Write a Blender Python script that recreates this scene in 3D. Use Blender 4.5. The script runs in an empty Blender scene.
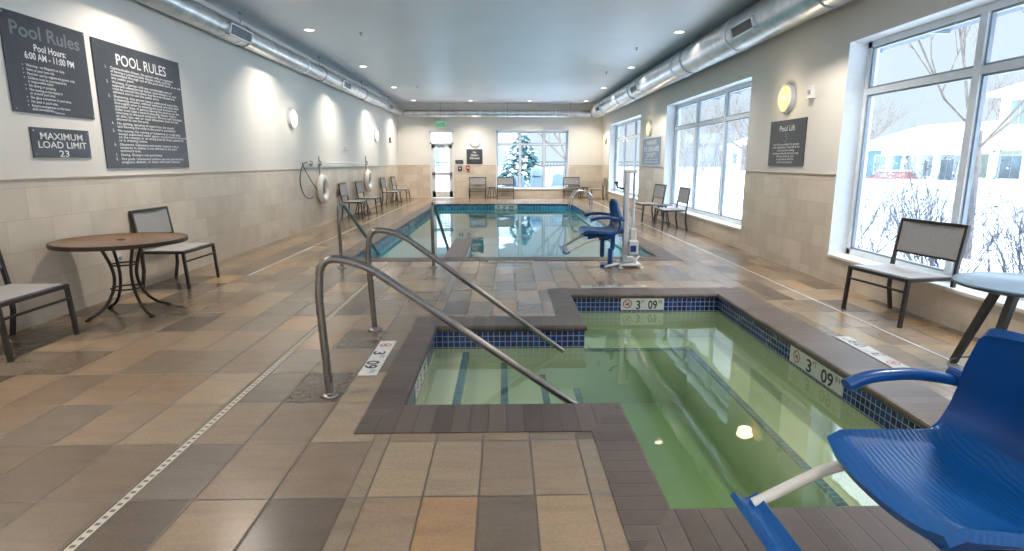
import bpy, math, random
from mathutils import Vector, Matrix
R = random.Random(7)
PI = math.pi
scene = bpy.context.scene
COL = scene.collection

# ------------------------------------------------------------------ materials
def newmat(name):
    m = bpy.data.materials.new(name); m.use_nodes = True
    nt = m.node_tree
    b = nt.nodes['Principled BSDF']
    return m, nt, b
def N(nt, t, **kw):
    n = nt.nodes.new(t)
    for k, v in kw.items():
        if k == 'inp':
            for a, c in v.items(): n.inputs[a].default_value = c
        else: setattr(n, k, v)
    return n
def L(nt, a, b): nt.links.new(a, b)
def math_(nt, op, a, b=None, c=None):
    n = nt.nodes.new('ShaderNodeMath'); n.operation = op
    for i, v in enumerate((a, b, c)):
        if v is None: continue
        if isinstance(v, (int, float)): n.inputs[i].default_value = v
        else: L(nt, v, n.inputs[i])
    return n.outputs[0]
def rgb(c): return (c[0], c[1], c[2], 1)
def mix(nt, f, a, b, blend='MIX'):
    n = nt.nodes.new('ShaderNodeMix'); n.data_type = 'RGBA'; n.blend_type = blend
    for i, v in ((0, f), (6, a), (7, b)):
        if isinstance(v, (int, float)): n.inputs[i].default_value = v
        elif isinstance(v, tuple): n.inputs[i].default_value = rgb(v)
        else: L(nt, v, n.inputs[i])
    return n.outputs[2]
def ramp(nt, f, cols, interp='LINEAR'):
    n = nt.nodes.new('ShaderNodeValToRGB'); n.color_ramp.interpolation = interp
    el = n.color_ramp.elements
    while len(el) < len(cols): el.new(0.5)
    for e, (p, c) in zip(el, cols): e.position = p; e.color = rgb(c)
    L(nt, f, n.inputs[0]); return n.outputs[0]
def bump(nt, b, h, s=0.3, d=0.01):
    n = N(nt, 'ShaderNodeBump', inp={'Strength': s, 'Distance': d}); L(nt, h, n.inputs['Height']); L(nt, n.outputs[0], b.inputs['Normal']); return n
def simple(name, c, rough=.5, metal=0., var=.12, scale=12., bmp=0., spec=.5, emit=None, es=0):
    m, nt, b = newmat(name)
    tc = N(nt, 'ShaderNodeTexCoord'); no = N(nt, 'ShaderNodeTexNoise', inp={'Scale': scale, 'Detail': 4.})
    L(nt, tc.outputs['Object'], no.inputs['Vector'])
    lo = tuple(x * (1 - var) for x in c); hi = tuple(min(1, x * (1 + var)) for x in c)
    L(nt, ramp(nt, no.outputs[0], [(.3, lo), (.7, hi)]), b.inputs['Base Color'])
    b.inputs['Roughness'].default_value = rough; b.inputs['Metallic'].default_value = metal
    b.inputs['Specular IOR Level'].default_value = spec
    if bmp: bump(nt, b, no.outputs[0], bmp)
    if emit:
        b.inputs['Emission Color'].default_value = rgb(emit); b.inputs['Emission Strength'].default_value = es
    return m
def objxyz(nt):
    tc = N(nt, 'ShaderNodeTexCoord'); s = N(nt, 'ShaderNodeSeparateXYZ'); L(nt, tc.outputs['Object'], s.inputs[0])
    return tc.outputs['Object'], s.outputs[0], s.outputs[1], s.outputs[2]
def comb(nt, x, y, z=0.):
    n = N(nt, 'ShaderNodeCombineXYZ')
    for i, v in enumerate((x, y, z)):
        if isinstance(v, (int, float)): n.inputs[i].default_value = v
        else: L(nt, v, n.inputs[i])
    return n.outputs[0]
def schlick(nt, f0, normal=None, pw=5.):
    lw = N(nt, 'ShaderNodeLayerWeight', inp={'Blend': .5})
    if normal is not None: L(nt, normal, lw.inputs['Normal'])
    return math_(nt, 'ADD', f0, math_(nt, 'MULTIPLY', 1 - f0, math_(nt, 'POWER', lw.outputs['Facing'], pw)))
def edge_dist(nt, f):      # distance of a 0..1 fraction to the nearest cell edge
    return math_(nt, 'SUBTRACT', .5, math_(nt, 'ABSOLUTE', math_(nt, 'SUBTRACT', f, .5)))

M = {}
def mat_floor():
    m, nt, b = newmat('slate_look_floor_tile')
    o, x, y, z = objxyz(nt)
    isB = math_(nt, 'GREATER_THAN', x, -.72)
    uA = math_(nt, 'DIVIDE', math_(nt, 'ADD', x, .72), .345)
    uB = math_(nt, 'ADD', math_(nt, 'DIVIDE', math_(nt, 'ADD', x, .379), .257), 100.)
    u = math_(nt, 'ADD', math_(nt, 'MULTIPLY', uA, math_(nt, 'SUBTRACT', 1., isB)), math_(nt, 'MULTIPLY', uB, isB))
    v = math_(nt, 'DIVIDE', math_(nt, 'SUBTRACT', y, 2.41), .535)
    wn = N(nt, 'ShaderNodeTexWhiteNoise', noise_dimensions='3D'); L(nt, comb(nt, math_(nt, 'FLOOR', u), math_(nt, 'FLOOR', v)), wn.inputs['Vector'])
    col = ramp(nt, wn.outputs['Value'], [(0., (.085, .062, .044)), (.18, (.170, .124, .084)), (.36, (.235, .168, .110)), (.52, (.285, .200, .125)), (.68, (.150, .120, .090)), (.84, (.320, .238, .155)), (.95, (.31, .205, .11)), (1., (.33, .175, .08))])
    # streaky stone grain, shifted per tile
    sc = N(nt, 'ShaderNodeVectorMath', operation='MULTIPLY'); L(nt, o, sc.inputs[0]); sc.inputs[1].default_value = (2.6, 12., 3.)
    ad = N(nt, 'ShaderNodeVectorMath', operation='ADD'); L(nt, sc.outputs[0], ad.inputs[0])
    sh = N(nt, 'ShaderNodeVectorMath', operation='SCALE'); L(nt, wn.outputs['Color'], sh.inputs[0]); sh.inputs['Scale'].default_value = 30.
    L(nt, sh.outputs[0], ad.inputs[1])
    no = N(nt, 'ShaderNodeTexNoise', inp={'Scale': 1.2, 'Detail': 7., 'Roughness': .6, 'Distortion': .35}); L(nt, ad.outputs[0], no.inputs['Vector'])
    g = ramp(nt, no.outputs[0], [(.25, (.62, .60, .58)), (.5, (1., 1., 1.)), (.75, (1.3, 1.23, 1.15))])
    col = mix(nt, .42, col, g, 'MULTIPLY')
    fine = N(nt, 'ShaderNodeTexNoise', inp={'Scale': 60., 'Detail': 3.}); L(nt, o, fine.inputs['Vector'])
    col = mix(nt, .35, col, ramp(nt, fine.outputs[0], [(.3, (.7, .7, .7)), (.7, (1.2, 1.2, 1.2))]), 'MULTIPLY')
    du = math_(nt, 'MULTIPLY', edge_dist(nt, math_(nt, 'FRACT', u)), .3)
    dv = math_(nt, 'MULTIPLY', edge_dist(nt, math_(nt, 'FRACT', v)), .535)
    d = math_(nt, 'MINIMUM', du, dv)
    gr = math_(nt, 'LESS_THAN', d, .0056)
    col = mix(nt, gr, col, (.085, .06, .04))
    L(nt, col, b.inputs['Base Color'])
    b.inputs['Specular IOR Level'].default_value = 1.
    L(nt, math_(nt, 'ADD', math_(nt, 'MULTIPLY', no.outputs[0], .03), math_(nt, 'ADD', .225, math_(nt, 'MULTIPLY', gr, .3))), b.inputs['Roughness'])
    h = math_(nt, 'ADD', math_(nt, 'MULTIPLY', math_(nt, 'MINIMUM', d, .008), 60.), 0.)
    bump(nt, b, h, .3, .006)
    return m
def mat_walltile(kind):
    # beige stone wainscot tile: rows of .285 with a narrow border course on top
    m, nt, b = newmat('beige_wall_tile_' + kind)
    o, x, y, z = objxyz(nt)
    s = math_(nt, 'ADD', x, y) if kind == 'long' else x
    row = math_(nt, 'DIVIDE', math_(nt, 'SUBTRACT', 1.262, z), .285)
    rf = math_(nt, 'FLOOR', row)
    off = math_(nt, 'MULTIPLY', math_(nt, 'MODULO', math_(nt, 'ABSOLUTE', rf), 2.), .5)
    u = math_(nt, 'ADD', math_(nt, 'DIVIDE', math_(nt, 'SUBTRACT', s, .02), .53), off)
    wn = N(nt, 'ShaderNodeTexWhiteNoise', noise_dimensions='3D'); L(nt, comb(nt, math_(nt, 'FLOOR', u), rf, 3.), wn.inputs['Vector'])
    col = ramp(nt, wn.outputs['Value'], [(0., (.61, .53, .43)), (.4, (.68, .605, .50)), (.75, (.72, .645, .54)), (1., (.64, .56, .455))])
    no = N(nt, 'ShaderNodeTexNoise', inp={'Scale': 2.6, 'Detail': 6., 'Distortion': .8}); L(nt, o, no.inputs['Vector'])
    col = mix(nt, .5, col, ramp(nt, no.outputs[0], [(.3, (.82, .8, .77)), (.7, (1.12, 1.1, 1.08))]), 'MULTIPLY')
    du = math_(nt, 'MULTIPLY', edge_dist(nt, math_(nt, 'FRACT', u)), .53)
    dv = math_(nt, 'MULTIPLY', edge_dist(nt, math_(nt, 'FRACT', row)), .285)
    d = math_(nt, 'MINIMUM', du, dv)
    gr = math_(nt, 'LESS_THAN', d, .0028)
    col = mix(nt, math_(nt, 'MULTIPLY', gr, .45), col, (.36, .30, .23))
    L(nt, col, b.inputs['Base Color']); b.inputs['Roughness'].default_value = .42
    bump(nt, b, math_(nt, 'MULTIPLY', math_(nt, 'MINIMUM', d, .006), 60.), .25, .005)
    return m
def mat_mosaic():
    m, nt, b = newmat('cobalt_mosaic')
    o, x, y, z = objxyz(nt)
    s = math_(nt, 'ADD', x, y)
    u = math_(nt, 'DIVIDE', s, .053); v = math_(nt, 'DIVIDE', math_(nt, 'ADD', z, .042), .053)
    wn = N(nt, 'ShaderNodeTexWhiteNoise', noise_dimensions='3D'); L(nt, comb(nt, math_(nt, 'FLOOR', u), math_(nt, 'FLOOR', v), 1.), wn.inputs['Vector'])
    col = ramp(nt, wn.outputs['Value'], [(0., (.006, .016, .085)), (.5, (.008, .028, .15)), (1., (.014, .06, .26))])
    d = math_(nt, 'MINIMUM', edge_dist(nt, math_(nt, 'FRACT', u)), edge_dist(nt, math_(nt, 'FRACT', v)))
    gr = math_(nt, 'LESS_THAN', d, .055)
    L(nt, mix(nt, gr, col, (.40, .43, .45)), b.inputs['Base Color'])
    L(nt, math_(nt, 'ADD', .12, math_(nt, 'MULTIPLY', gr, .5)), b.inputs['Roughness'])
    return m
def mat_mosaic_pool():
    m, nt, b = newmat('azure_mosaic')
    o, x, y, z = objxyz(nt)
    s = math_(nt, 'ADD', x, y)
    u = math_(nt, 'DIVIDE', s, .106); v = math_(nt, 'DIVIDE', math_(nt, 'ADD', z, .03), .075)
    wn = N(nt, 'ShaderNodeTexWhiteNoise', noise_dimensions='3D'); L(nt, comb(nt, math_(nt, 'FLOOR', u), math_(nt, 'FLOOR', v), 1.), wn.inputs['Vector'])
    col = ramp(nt, wn.outputs['Value'], [(0., (.02, .13, .26)), (.5, (.035, .22, .40)), (1., (.06, .30, .50))])
    d = math_(nt, 'MINIMUM', edge_dist(nt, math_(nt, 'FRACT', u)), edge_dist(nt, math_(nt, 'FRACT', v)))
    gr = math_(nt, 'LESS_THAN', d, .05)
    L(nt, mix(nt, gr, col, (.30, .50, .60)), b.inputs['Base Color'])
    b.inputs['Roughness'].default_value = .15
    return m
def mat_coping():
    m, nt, b = newmat('brown_coping_brick')
    uv = N(nt, 'ShaderNodeUVMap'); s = N(nt, 'ShaderNodeSeparateXYZ'); L(nt, uv.outputs[0], s.inputs[0])
    u = s.outputs[0]
    wn = N(nt, 'ShaderNodeTexWhiteNoise', noise_dimensions='2D'); L(nt, comb(nt, math_(nt, 'FLOOR', u), s.outputs[2]), wn.inputs['Vector'])
    col = ramp(nt, wn.outputs['Value'], [(0., (.078, .057, .046)), (.5, (.100, .074, .060)), (1., (.125, .094, .078))])
    tc = N(nt, 'ShaderNodeTexCoord'); no = N(nt, 'ShaderNodeTexNoise', inp={'Scale': 18., 'Detail': 6., 'Roughness': .7}); L(nt, tc.outputs['Object'], no.inputs['Vector'])
    col = mix(nt, .6, col, ramp(nt, no.outputs[0], [(.3, (.7, .7, .7)), (.7, (1.25, 1.22, 1.2))]), 'MULTIPLY')
    d = edge_dist(nt, math_(nt, 'FRACT', u)); gr = math_(nt, 'LESS_THAN', d, .03)
    L(nt, mix(nt, gr, col, (.055, .042, .034)), b.inputs['Base Color'])
    L(nt, math_(nt, 'ADD', .30, math_(nt, 'MULTIPLY', no.outputs[0], .2)), b.inputs['Roughness'])
    bump(nt, b, math_(nt, 'ADD', math_(nt, 'MULTIPLY', math_(nt, 'MINIMUM', d, .06), 12.), math_(nt, 'MULTIPLY', no.outputs[0], .4)), .4, .004)
    return m
def mat_water(name, absorb, dens, pw, tint=(1, 1, 1), cloud=0., cloudc=(.3, .5, .3)):
    m = bpy.data.materials.new(name); m.use_nodes = True; nt = m.node_tree; nt.nodes.clear()
    out = N(nt, 'ShaderNodeOutputMaterial')
    tr = N(nt, 'ShaderNodeBsdfTransparent'); tr.inputs[0].default_value = rgb(tint)
    gl = N(nt, 'ShaderNodeBsdfGlossy'); gl.inputs['Roughness'].default_value = .015
    tc = N(nt, 'ShaderNodeTexCoord'); no = N(nt, 'ShaderNodeTexNoise', inp={'Scale': 2.2, 'Detail': 2.}); L(nt, tc.outputs['Object'], no.inputs['Vector'])
    bp = N(nt, 'ShaderNodeBump', inp={'Strength': .10, 'Distance': .02}); L(nt, no.outputs[0], bp.inputs['Height'])
    fr = schlick(nt, .025, bp.outputs[0], pw); L(nt, bp.outputs[0], gl.inputs['Normal'])
    under = tr.outputs[0]
    if cloud:
        di = N(nt, 'ShaderNodeBsdfDiffuse'); di.inputs[0].default_value = rgb(cloudc)
        mc = N(nt, 'ShaderNodeMixShader'); mc.inputs[0].default_value = cloud; L(nt, tr.outputs[0], mc.inputs[1]); L(nt, di.outputs[0], mc.inputs[2]); under = mc.outputs[0]
    ms = N(nt, 'ShaderNodeMixShader'); L(nt, fr, ms.inputs[0]); L(nt, under, ms.inputs[1]); L(nt, gl.outputs[0], ms.inputs[2])
    L(nt, ms.outputs[0], out.inputs['Surface'])
    va = N(nt, 'ShaderNodeVolumeAbsorption'); va.inputs['Color'].default_value = rgb(absorb); va.inputs['Density'].default_value = dens
    L(nt, va.outputs[0], out.inputs['Volume'])
    return m
def mat_glass(name, tint=(.93, .97, 1.)):
    m = bpy.data.materials.new(name); m.use_nodes = True; nt = m.node_tree; nt.nodes.clear()
    out = N(nt, 'ShaderNodeOutputMaterial'); tr = N(nt, 'ShaderNodeBsdfTransparent'); tr.inputs[0].default_value = rgb(tint)
    gl = N(nt, 'ShaderNodeBsdfGlossy'); gl.inputs['Roughness'].default_value = .02
    fr = schlick(nt, .02); ms = N(nt, 'ShaderNodeMixShader')
    L(nt, math_(nt, 'MULTIPLY', fr, .6), ms.inputs[0]); L(nt, tr.outputs[0], ms.inputs[1]); L(nt, gl.outputs[0], ms.inputs[2]); L(nt, ms.outputs[0], out.inputs[0])
    return m
def mat_duct():
    m, nt, b = newmat('spiral_galvanised_duct')
    o, x, y, z = objxyz(nt)
    ph = math_(nt, 'FRACT', math_(nt, 'DIVIDE', math_(nt, 'ADD', y, math_(nt, 'MULTIPLY', z, .25)), .11))
    no = N(nt, 'ShaderNodeTexNoise', inp={'Scale': 5., 'Detail': 5.}); L(nt, o, no.inputs['Vector'])
    L(nt, ramp(nt, no.outputs[0], [(.3, (.48, .50, .53)), (.7, (.72, .73, .74))]), b.inputs['Base Color'])
    b.inputs['Metallic'].default_value = .9; b.inputs['Roughness'].default_value = .30
    d = math_(nt, 'MINIMUM', edge_dist(nt, ph), .08)
    bump(nt, b, math_(nt, 'ADD', math_(nt, 'MULTIPLY', d, -8.), math_(nt, 'MULTIPLY', no.outputs[0], .4)), .5, .01)
    return m
def mat_wavy(name, c):
    m, nt, b = newmat(name)
    tc = N(nt, 'ShaderNodeTexCoord')
    mp = N(nt, 'ShaderNodeMapping'); mp.inputs['Rotation'].default_value = (0, 0, .15); L(nt, tc.outputs['Object'], mp.inputs[0])
    wv = N(nt, 'ShaderNodeTexWave', bands_direction='X', inp={'Scale': 16., 'Distortion': 5., 'Detail': 1.5, 'Detail Scale': .5}); L(nt, mp.outputs[0], wv.inputs[0])
    b.inputs['Base Color'].default_value = rgb(c); b.inputs['Roughness'].default_value = .28
    bump(nt, b, wv.outputs['Fac'], .16, .005)
    return m
def mat_mesh(name, c):
    m, nt, b = newmat(name)
    tc = N(nt, 'ShaderNodeTexCoord')
    ck = N(nt, 'ShaderNodeTexNoise', inp={'Scale': 160., 'Detail': 1.}); L(nt, tc.outputs['Object'], ck.inputs[0])
    L(nt, ramp(nt, ck.outputs[0], [(.35, tuple(v * .8 for v in c)), (.65, tuple(v * 1.15 for v in c))]), b.inputs['Base Color'])
    b.inputs['Roughness'].default_value = .55; bump(nt, b, ck.outputs[0], .2, .002)
    return m
M['floor'] = mat_floor()
M['walltile'] = mat_walltile('long'); 
M['mosaic'] = mat_mosaic(); M['mosaic_pool'] = mat_mosaic_pool(); M['coping'] = mat_coping()
M['paint'] = simple('warm_white_wall_paint', (.76, .735, .685), .7, var=.02, scale=1.5)
M['ceiling'] = simple('ceiling_paint', (.70, .75, .82), .42, var=.03, scale=.8)
M['reveal'] = simple('white_reveal_paint', (.78, .80, .82), .45, var=.03)
M['plaster'] = simple('pool_plaster', (.80, .86, .82), .6, var=.05, scale=3.)
M['spa_plaster'] = simple('spa_plaster', (.80, .80, .62), .6, var=.05, scale=3.)
M['spa_water'] = mat_water('green_spa_water', (.38, .62, .34), .82, 3.6, tint=(.97, .99, .93), cloud=.24, cloudc=(.21, .29, .14))
M['pool_water'] = mat_water('teal_pool_water', (.05, .64, .68), .9, 5., tint=(.90, .99, .99), cloud=.5, cloudc=(.03, .38, .45))
M['glass'] = mat_glass('window_glass', (.86, .90, .93))
M['duct'] = mat_duct()
M['alu'] = simple('pale_aluminium', (.72, .78, .84), .35, metal=.15, var=.05)
M['alu_dark'] = simple('grey_blue_frame', (.30, .34, .39), .4, metal=.3, var=.06)
M['steel'] = simple('brushed_stainless', (.27, .25, .24), .26, metal=1., var=.1, scale=40.)
M['steel_bright'] = simple('bright_stainless', (.62, .63, .65), .18, metal=1., var=.05)
M['bronze'] = simple('dark_bronze_tube', (.055, .05, .05), .38, metal=.5, var=.12)
M['iron'] = simple('dark_brown_iron', (.05, .035, .03), .45, metal=.4)
M['sling'] = mat_mesh('grey_sling_mesh', (.34, .335, .33))
M['sling_tan'] = mat_mesh('tan_sling_mesh', (.26, .21, .165))
M['table_top'] = simple('mottled_brown_table_top', (.16, .085, .045), .3, var=.3, scale=20.)
M['table_dark'] = simple('dark_slate_table_top', (.05, .085, .12), .3, var=.08, spec=.35)
M['sign'] = simple('charcoal_sign_panel', (.050, .055, .065), .33, var=.08)
M['sign_blue'] = simple('slate_blue_sign_panel', (.07, .11, .19), .35, var=.08)
M['white'] = simple('white_lettering', (.85, .86, .86), .5, var=.02)
M['grey_letter'] = simple('raised_grey_lettering', (.20, .21, .22), .35, var=.05)
M['black_letter'] = simple('black_lettering', (.02, .02, .022), .5, var=.05)
M['red_mark'] = simple('red_mark', (.45, .03, .03), .4, var=.05)
M['marker'] = simple('white_marker_tile', (.74, .74, .70), .3, var=.05)
M['blue'] = simple('royal_blue_plastic', (.003, .068, .27), .28, var=.08, scale=4.)
M['blue_wavy'] = mat_wavy('embossed_blue_plastic', (.004, .082, .29))
M['offwhite'] = simple('off_white_metal', (.72, .73, .74), .35, var=.05)
M['boom'] = simple('white_boom_tube', (.68, .66, .60), .35, var=.05)
M['ring'] = simple('white_foam_ring', (.86, .85, .82), .5, var=.03)
M['rope'] = simple('dark_rope', (.07, .10, .09), .7)
M['wood_dark'] = simple('grey_brown_stone_top', (.17, .125, .105), .4, var=.2, scale=20.)
M['black'] = simple('black_plastic', (.015, .015, .018), .4)
M['drain'] = None
M['door'] = simple('white_door_paint', (.76, .78, .80), .4, var=.02)
M['sconce'] = simple('lit_opal_glass', (.22, .17, .09), .4, emit=(1., .72, .27), es=.85, var=.01)
M['sconce_white'] = simple('lit_white_opal_glass', (.9, .88, .82), .4, emit=(1., .93, .82), es=1.2, var=.01)
M['lamp'] = simple('lit_downlight_lens', (.9, .85, .8), .4, emit=(1., .85, .65), es=6., var=.01)
M['snow'] = simple('snow', (.86, .89, .93), .8, var=.05, scale=.6, bmp=.3)
M['bark'] = simple('bare_bark', (.20, .165, .145), .9, var=.3, scale=8.)
M['twig'] = simple('dark_shrub_twig', (.13, .135, .16), .9, var=.3, scale=8.)
M['needle'] = simple('evergreen_needles', (.055, .13, .13), .9, var=.6, scale=4.)
M['house_blue'] = simple('blue_siding', (.10, .21, .29), .8, var=.1)
M['house_white'] = simple('white_siding', (.62, .64, .62), .8, var=.05)
M['house_yellow'] = simple('pale_yellow_siding', (.52, .54, .40), .8, var=.05)
M['roof_snow'] = simple('snowy_roof', (.82, .84, .88), .9, var=.07, scale=1.5)
M['win_dark'] = simple('dim_house_window', (.22, .28, .32), .2, var=.3, scale=1.)
M['fence'] = simple('black_fence_metal', (.05, .06, .07), .5)
M['outdoor_white'] = simple('pale_blue_grey_outdoor_furniture', (.17, .24, .32), .6)
M['outdoor_blue'] = simple('slate_blue_outdoor_fabric', (.045, .085, .13), .7)
M['car_red'] = simple('red_car_paint', (.35, .10, .08), .3, var=.1)
M['eave'] = simple('blue_grey_fascia', (.045, .075, .12), .5)
M['exit'] = simple('exit_panel', (.45, .62, .52), .4, emit=(.5, .9, .7), es=.1, var=.02)
M['exit_green'] = simple('green_exit_letters', (.02, .30, .13), .4, emit=(.0, .35, .14), es=.5, var=.02)
def mat_drain():
    m, nt, b = newmat('slotted_drain_grate')
    o, x, y, z = objxyz(nt)
    f = math_(nt, 'FRACT', math_(nt, 'DIVIDE', y, .048))
    slot = math_(nt, 'MULTIPLY', math_(nt, 'LESS_THAN', math_(nt, 'ABSOLUTE', math_(nt, 'SUBTRACT', f, .5)), .2), math_(nt, 'LESS_THAN', math_(nt, 'ABSOLUTE', math_(nt, 'ADD', x, 1.715)), .011))
    L(nt, mix(nt, slot, (.50, .46, .38), (.10, .08, .06)), b.inputs['Base Color']); b.inputs['Roughness'].default_value = .45
    return m
M['drain_slots'] = mat_drain()
M['marker_greyer'] = simple('greyer_marker_tile', (.46, .45, .42), .3, var=.12)  # greyer version of the marker tile for the fainter deck markers
M['letter_greyer'] = simple('dark_grey_lettering', (.12, .12, .125), .5, var=.05)  # lower-contrast lettering to go with the greyer tile
M['drain'] = simple('white_drain_strip', (.46, .44, .41), .4, var=.05)
def mat_stripe(name):
    m, nt, b = newmat(name); o, x, y, z = objxyz(nt)
    v = math_(nt, 'DIVIDE', y, .053); u = math_(nt, 'DIVIDE', x, .0301)
    wn = N(nt, 'ShaderNodeTexWhiteNoise', noise_dimensions='3D'); L(nt, comb(nt, math_(nt, 'FLOOR', math_(nt, 'DIVIDE', x, .053)), math_(nt, 'FLOOR', v), 1.), wn.inputs['Vector'])
    col = ramp(nt, wn.outputs['Value'], [(0., (.01, .07, .20)), (1., (.02, .16, .36))])
    gr = math_(nt, 'LESS_THAN', edge_dist(nt, math_(nt, 'FRACT', v)), .06)
    L(nt, mix(nt, gr, col, (.3, .4, .42)), b.inputs['Base Color']); b.inputs['Roughness'].default_value = .2
    return m
M['stripe'] = mat_stripe('step_edge_mosaic')

# ------------------------------------------------------------------ mesh builder
class MB:
    def __init__(s): s.v = []; s.f = []; s.mi = []; s.uv = {}; s.smooth = []
    def add(s, vs, fs, mi=0, sm=False, T=None):
        o = len(s.v)
        for p in vs:
            p = Vector(p)
            if T is not None: p = T @ p
            s.v.append(tuple(p))
        for f in fs: s.f.append([i + o for i in f]); s.mi.append(mi); s.smooth.append(sm)
        return s
    def box(s, a, b, mi=0, T=None):
        x0, y0, z0 = a; x1, y1, z1 = b
        vs = [(x0, y0, z0), (x1, y0, z0), (x1, y1, z0), (x0, y1, z0), (x0, y0, z1), (x1, y0, z1), (x1, y1, z1), (x0, y1, z1)]
        return s.add(vs, [(0, 3, 2, 1), (4, 5, 6, 7), (0, 1, 5, 4), (1, 2, 6, 5), (2, 3, 7, 6), (3, 0, 4, 7)], mi, False, T)
    def cbox(s, a, b, c=.01, mi=0, T=None):       # box with chamfered edges
        x0, y0, z0 = a; x1, y1, z1 = b
        c = min(c, (x1 - x0) * .45, (y1 - y0) * .45, (z1 - z0) * .45)
        def ring(z, k): return [(x0 + k, y0 + c, z), (x0 + c, y0 + k, z), (x1 - c, y0 + k, z), (x1 - k, y0 + c, z), (x1 - k, y1 - c, z), (x1 - c, y1 - k, z), (x0 + c, y1 - k, z), (x0 + k, y1 - c, z)]
        rings = [ring(z0, c), ring(z0 + c, 0), ring(z1 - c, 0), ring(z1, c)]
        vs = sum(rings, []); fs = []
        for r in range(3):
            for i in range(8): fs.append((r * 8 + i, r * 8 + (i + 1) % 8, (r + 1) * 8 + (i + 1) % 8, (r + 1) * 8 + i))
        fs.append(tuple(range(7, -1, -1))); fs.append(tuple(range(24, 32)))
        return s.add(vs, fs, mi, False, T)
    def tube(s, pts, r, n=10, mi=0, cap=True, T=None, flat=None):
        pts = [Vector(p) for p in pts]; rs = r if isinstance(r, (list, tuple)) else [r] * len(pts)
        vs = []; fs = []; prev = None
        for i, p in enumerate(pts):
            if i == 0: t = pts[1] - p
            elif i == len(pts) - 1: t = p - pts[-2]
            else: t = (pts[i + 1] - p).normalized() + (p - pts[i - 1]).normalized()
            if t.length < 1e-9: t = Vector((0, 0, 1))
            t.normalize()
            if prev is None:
                a = Vector((0, 0, 1)) if abs(t.z) < .9 else Vector((1, 0, 0))
                x = t.cross(a).normalized()
            else:
                x = (prev - t * prev.dot(t))
                x = x.normalized() if x.length > 1e-6 else t.orthogonal().normalized()
            prev = x; y = t.cross(x)
            for k in range(n):
                a = 2 * PI * (k + .5) / n
                vs.append(p + (x * math.cos(a) + y * math.sin(a) * (flat or 1)) * rs[i])
        for i in range(len(pts) - 1):
            for k in range(n): fs.append((i * n + k, i * n + (k + 1) % n, (i + 1) * n + (k + 1) % n, (i + 1) * n + k))
        if cap: fs.append(tuple(range(n - 1, -1, -1))); fs.append(tuple((len(pts) - 1) * n + k for k in range(n)))
        return s.add(vs, fs, mi, n > 4, T)
    def loop_tube(s, pts, r, n=8, mi=0, T=None):
        pts = [Vector(p) for p in pts]; m = len(pts); vs = []; fs = []
        nrm = (pts[1] - pts[0]).cross(pts[2] - pts[0])
        nrm.normalize()
        for i, p in enumerate(pts):
            t = (pts[(i + 1) % m] - pts[i - 1]).normalized(); x = t.cross(nrm).normalized(); y = nrm
            for k in range(n):
                a = 2 * PI * k / n; vs.append(p + (x * math.cos(a) + y * math.sin(a)) * r)
        for i in range(m):
            for k in range(n): fs.append((i * n + k, i * n + (k + 1) % n, ((i + 1) % m) * n + (k + 1) % n, ((i + 1) % m) * n + k))
        return s.add(vs, fs, mi, True, T)
    def lathe(s, prof, c=(0, 0, 0), n=32, mi=0, T=None, sm=True):
        vs = []; fs = []
        for r, z in prof:
            for k in range(n):
                a = 2 * PI * k / n; vs.append((c[0] + r * math.cos(a), c[1] + r * math.sin(a), c[2] + z))
        m = len(prof)
        for i in range(m - 1):
            for k in range(n): fs.append((i * n + k, i * n + (k + 1) % n, (i + 1) * n + (k + 1) % n, (i + 1) * n + k))
        if prof[0][0] > 1e-5: fs.append(tuple(range(n - 1, -1, -1)))
        if prof[-1][0] > 1e-5: fs.append(tuple((m - 1) * n + k for k in range(n)))
        return s.add(vs, fs, mi, sm, T)
    def prism(s, poly, z0, z1, mi=0, T=None):
        n = len(poly); vs = [(x, y, z0) for x, y in poly] + [(x, y, z1) for x, y in poly]
        fs = [tuple(range(n - 1, -1, -1)), tuple(range(n, 2 * n))] + [(i, (i + 1) % n, n + (i + 1) % n, n + i) for i in range(n)]
        return s.add(vs, fs, mi, False, T)
    def slab(s, grid, th, mi=0, T=None, sm=True):     # grid of points [row][col] thickened along local normal z-ish vector
        R_, C_ = len(grid), len(grid[0]); P = [[Vector(p) for p in r] for r in grid]
        Nn = [[None] * C_ for _ in range(R_)]
        for i in range(R_):
            for j in range(C_):
                a = P[min(i + 1, R_ - 1)][j] - P[max(i - 1, 0)][j]; b = P[i][min(j + 1, C_ - 1)] - P[i][max(j - 1, 0)]
                Nn[i][j] = a.cross(b).normalized()
        vs = [P[i][j] + Nn[i][j] * th / 2 for i in range(R_) for j in range(C_)] + [P[i][j] - Nn[i][j] * th / 2 for i in range(R_) for j in range(C_)]
        o = R_ * C_; fs = []
        for i in range(R_ - 1):
            for j in range(C_ - 1):
                a, b, c, d = i * C_ + j, (i + 1) * C_ + j, (i + 1) * C_ + j + 1, i * C_ + j + 1
                fs.append((a, b, c, d)); fs.append((o + d, o + c, o + b, o + a))
        for i in range(R_ - 1):
            a, b = i * C_, (i + 1) * C_; fs.append((b, a, a + o, b + o)); a += C_ - 1; b += C_ - 1; fs.append((a, b, b + o, a + o))
        for j in range(C_ - 1):
            a, b = j, j + 1; fs.append((a, b, b + o, a + o)); a += (R_ - 1) * C_; b += (R_ - 1) * C_; fs.append((b, a, a + o, b + o))
        return s.add(vs, fs, mi, sm, T)
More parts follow.
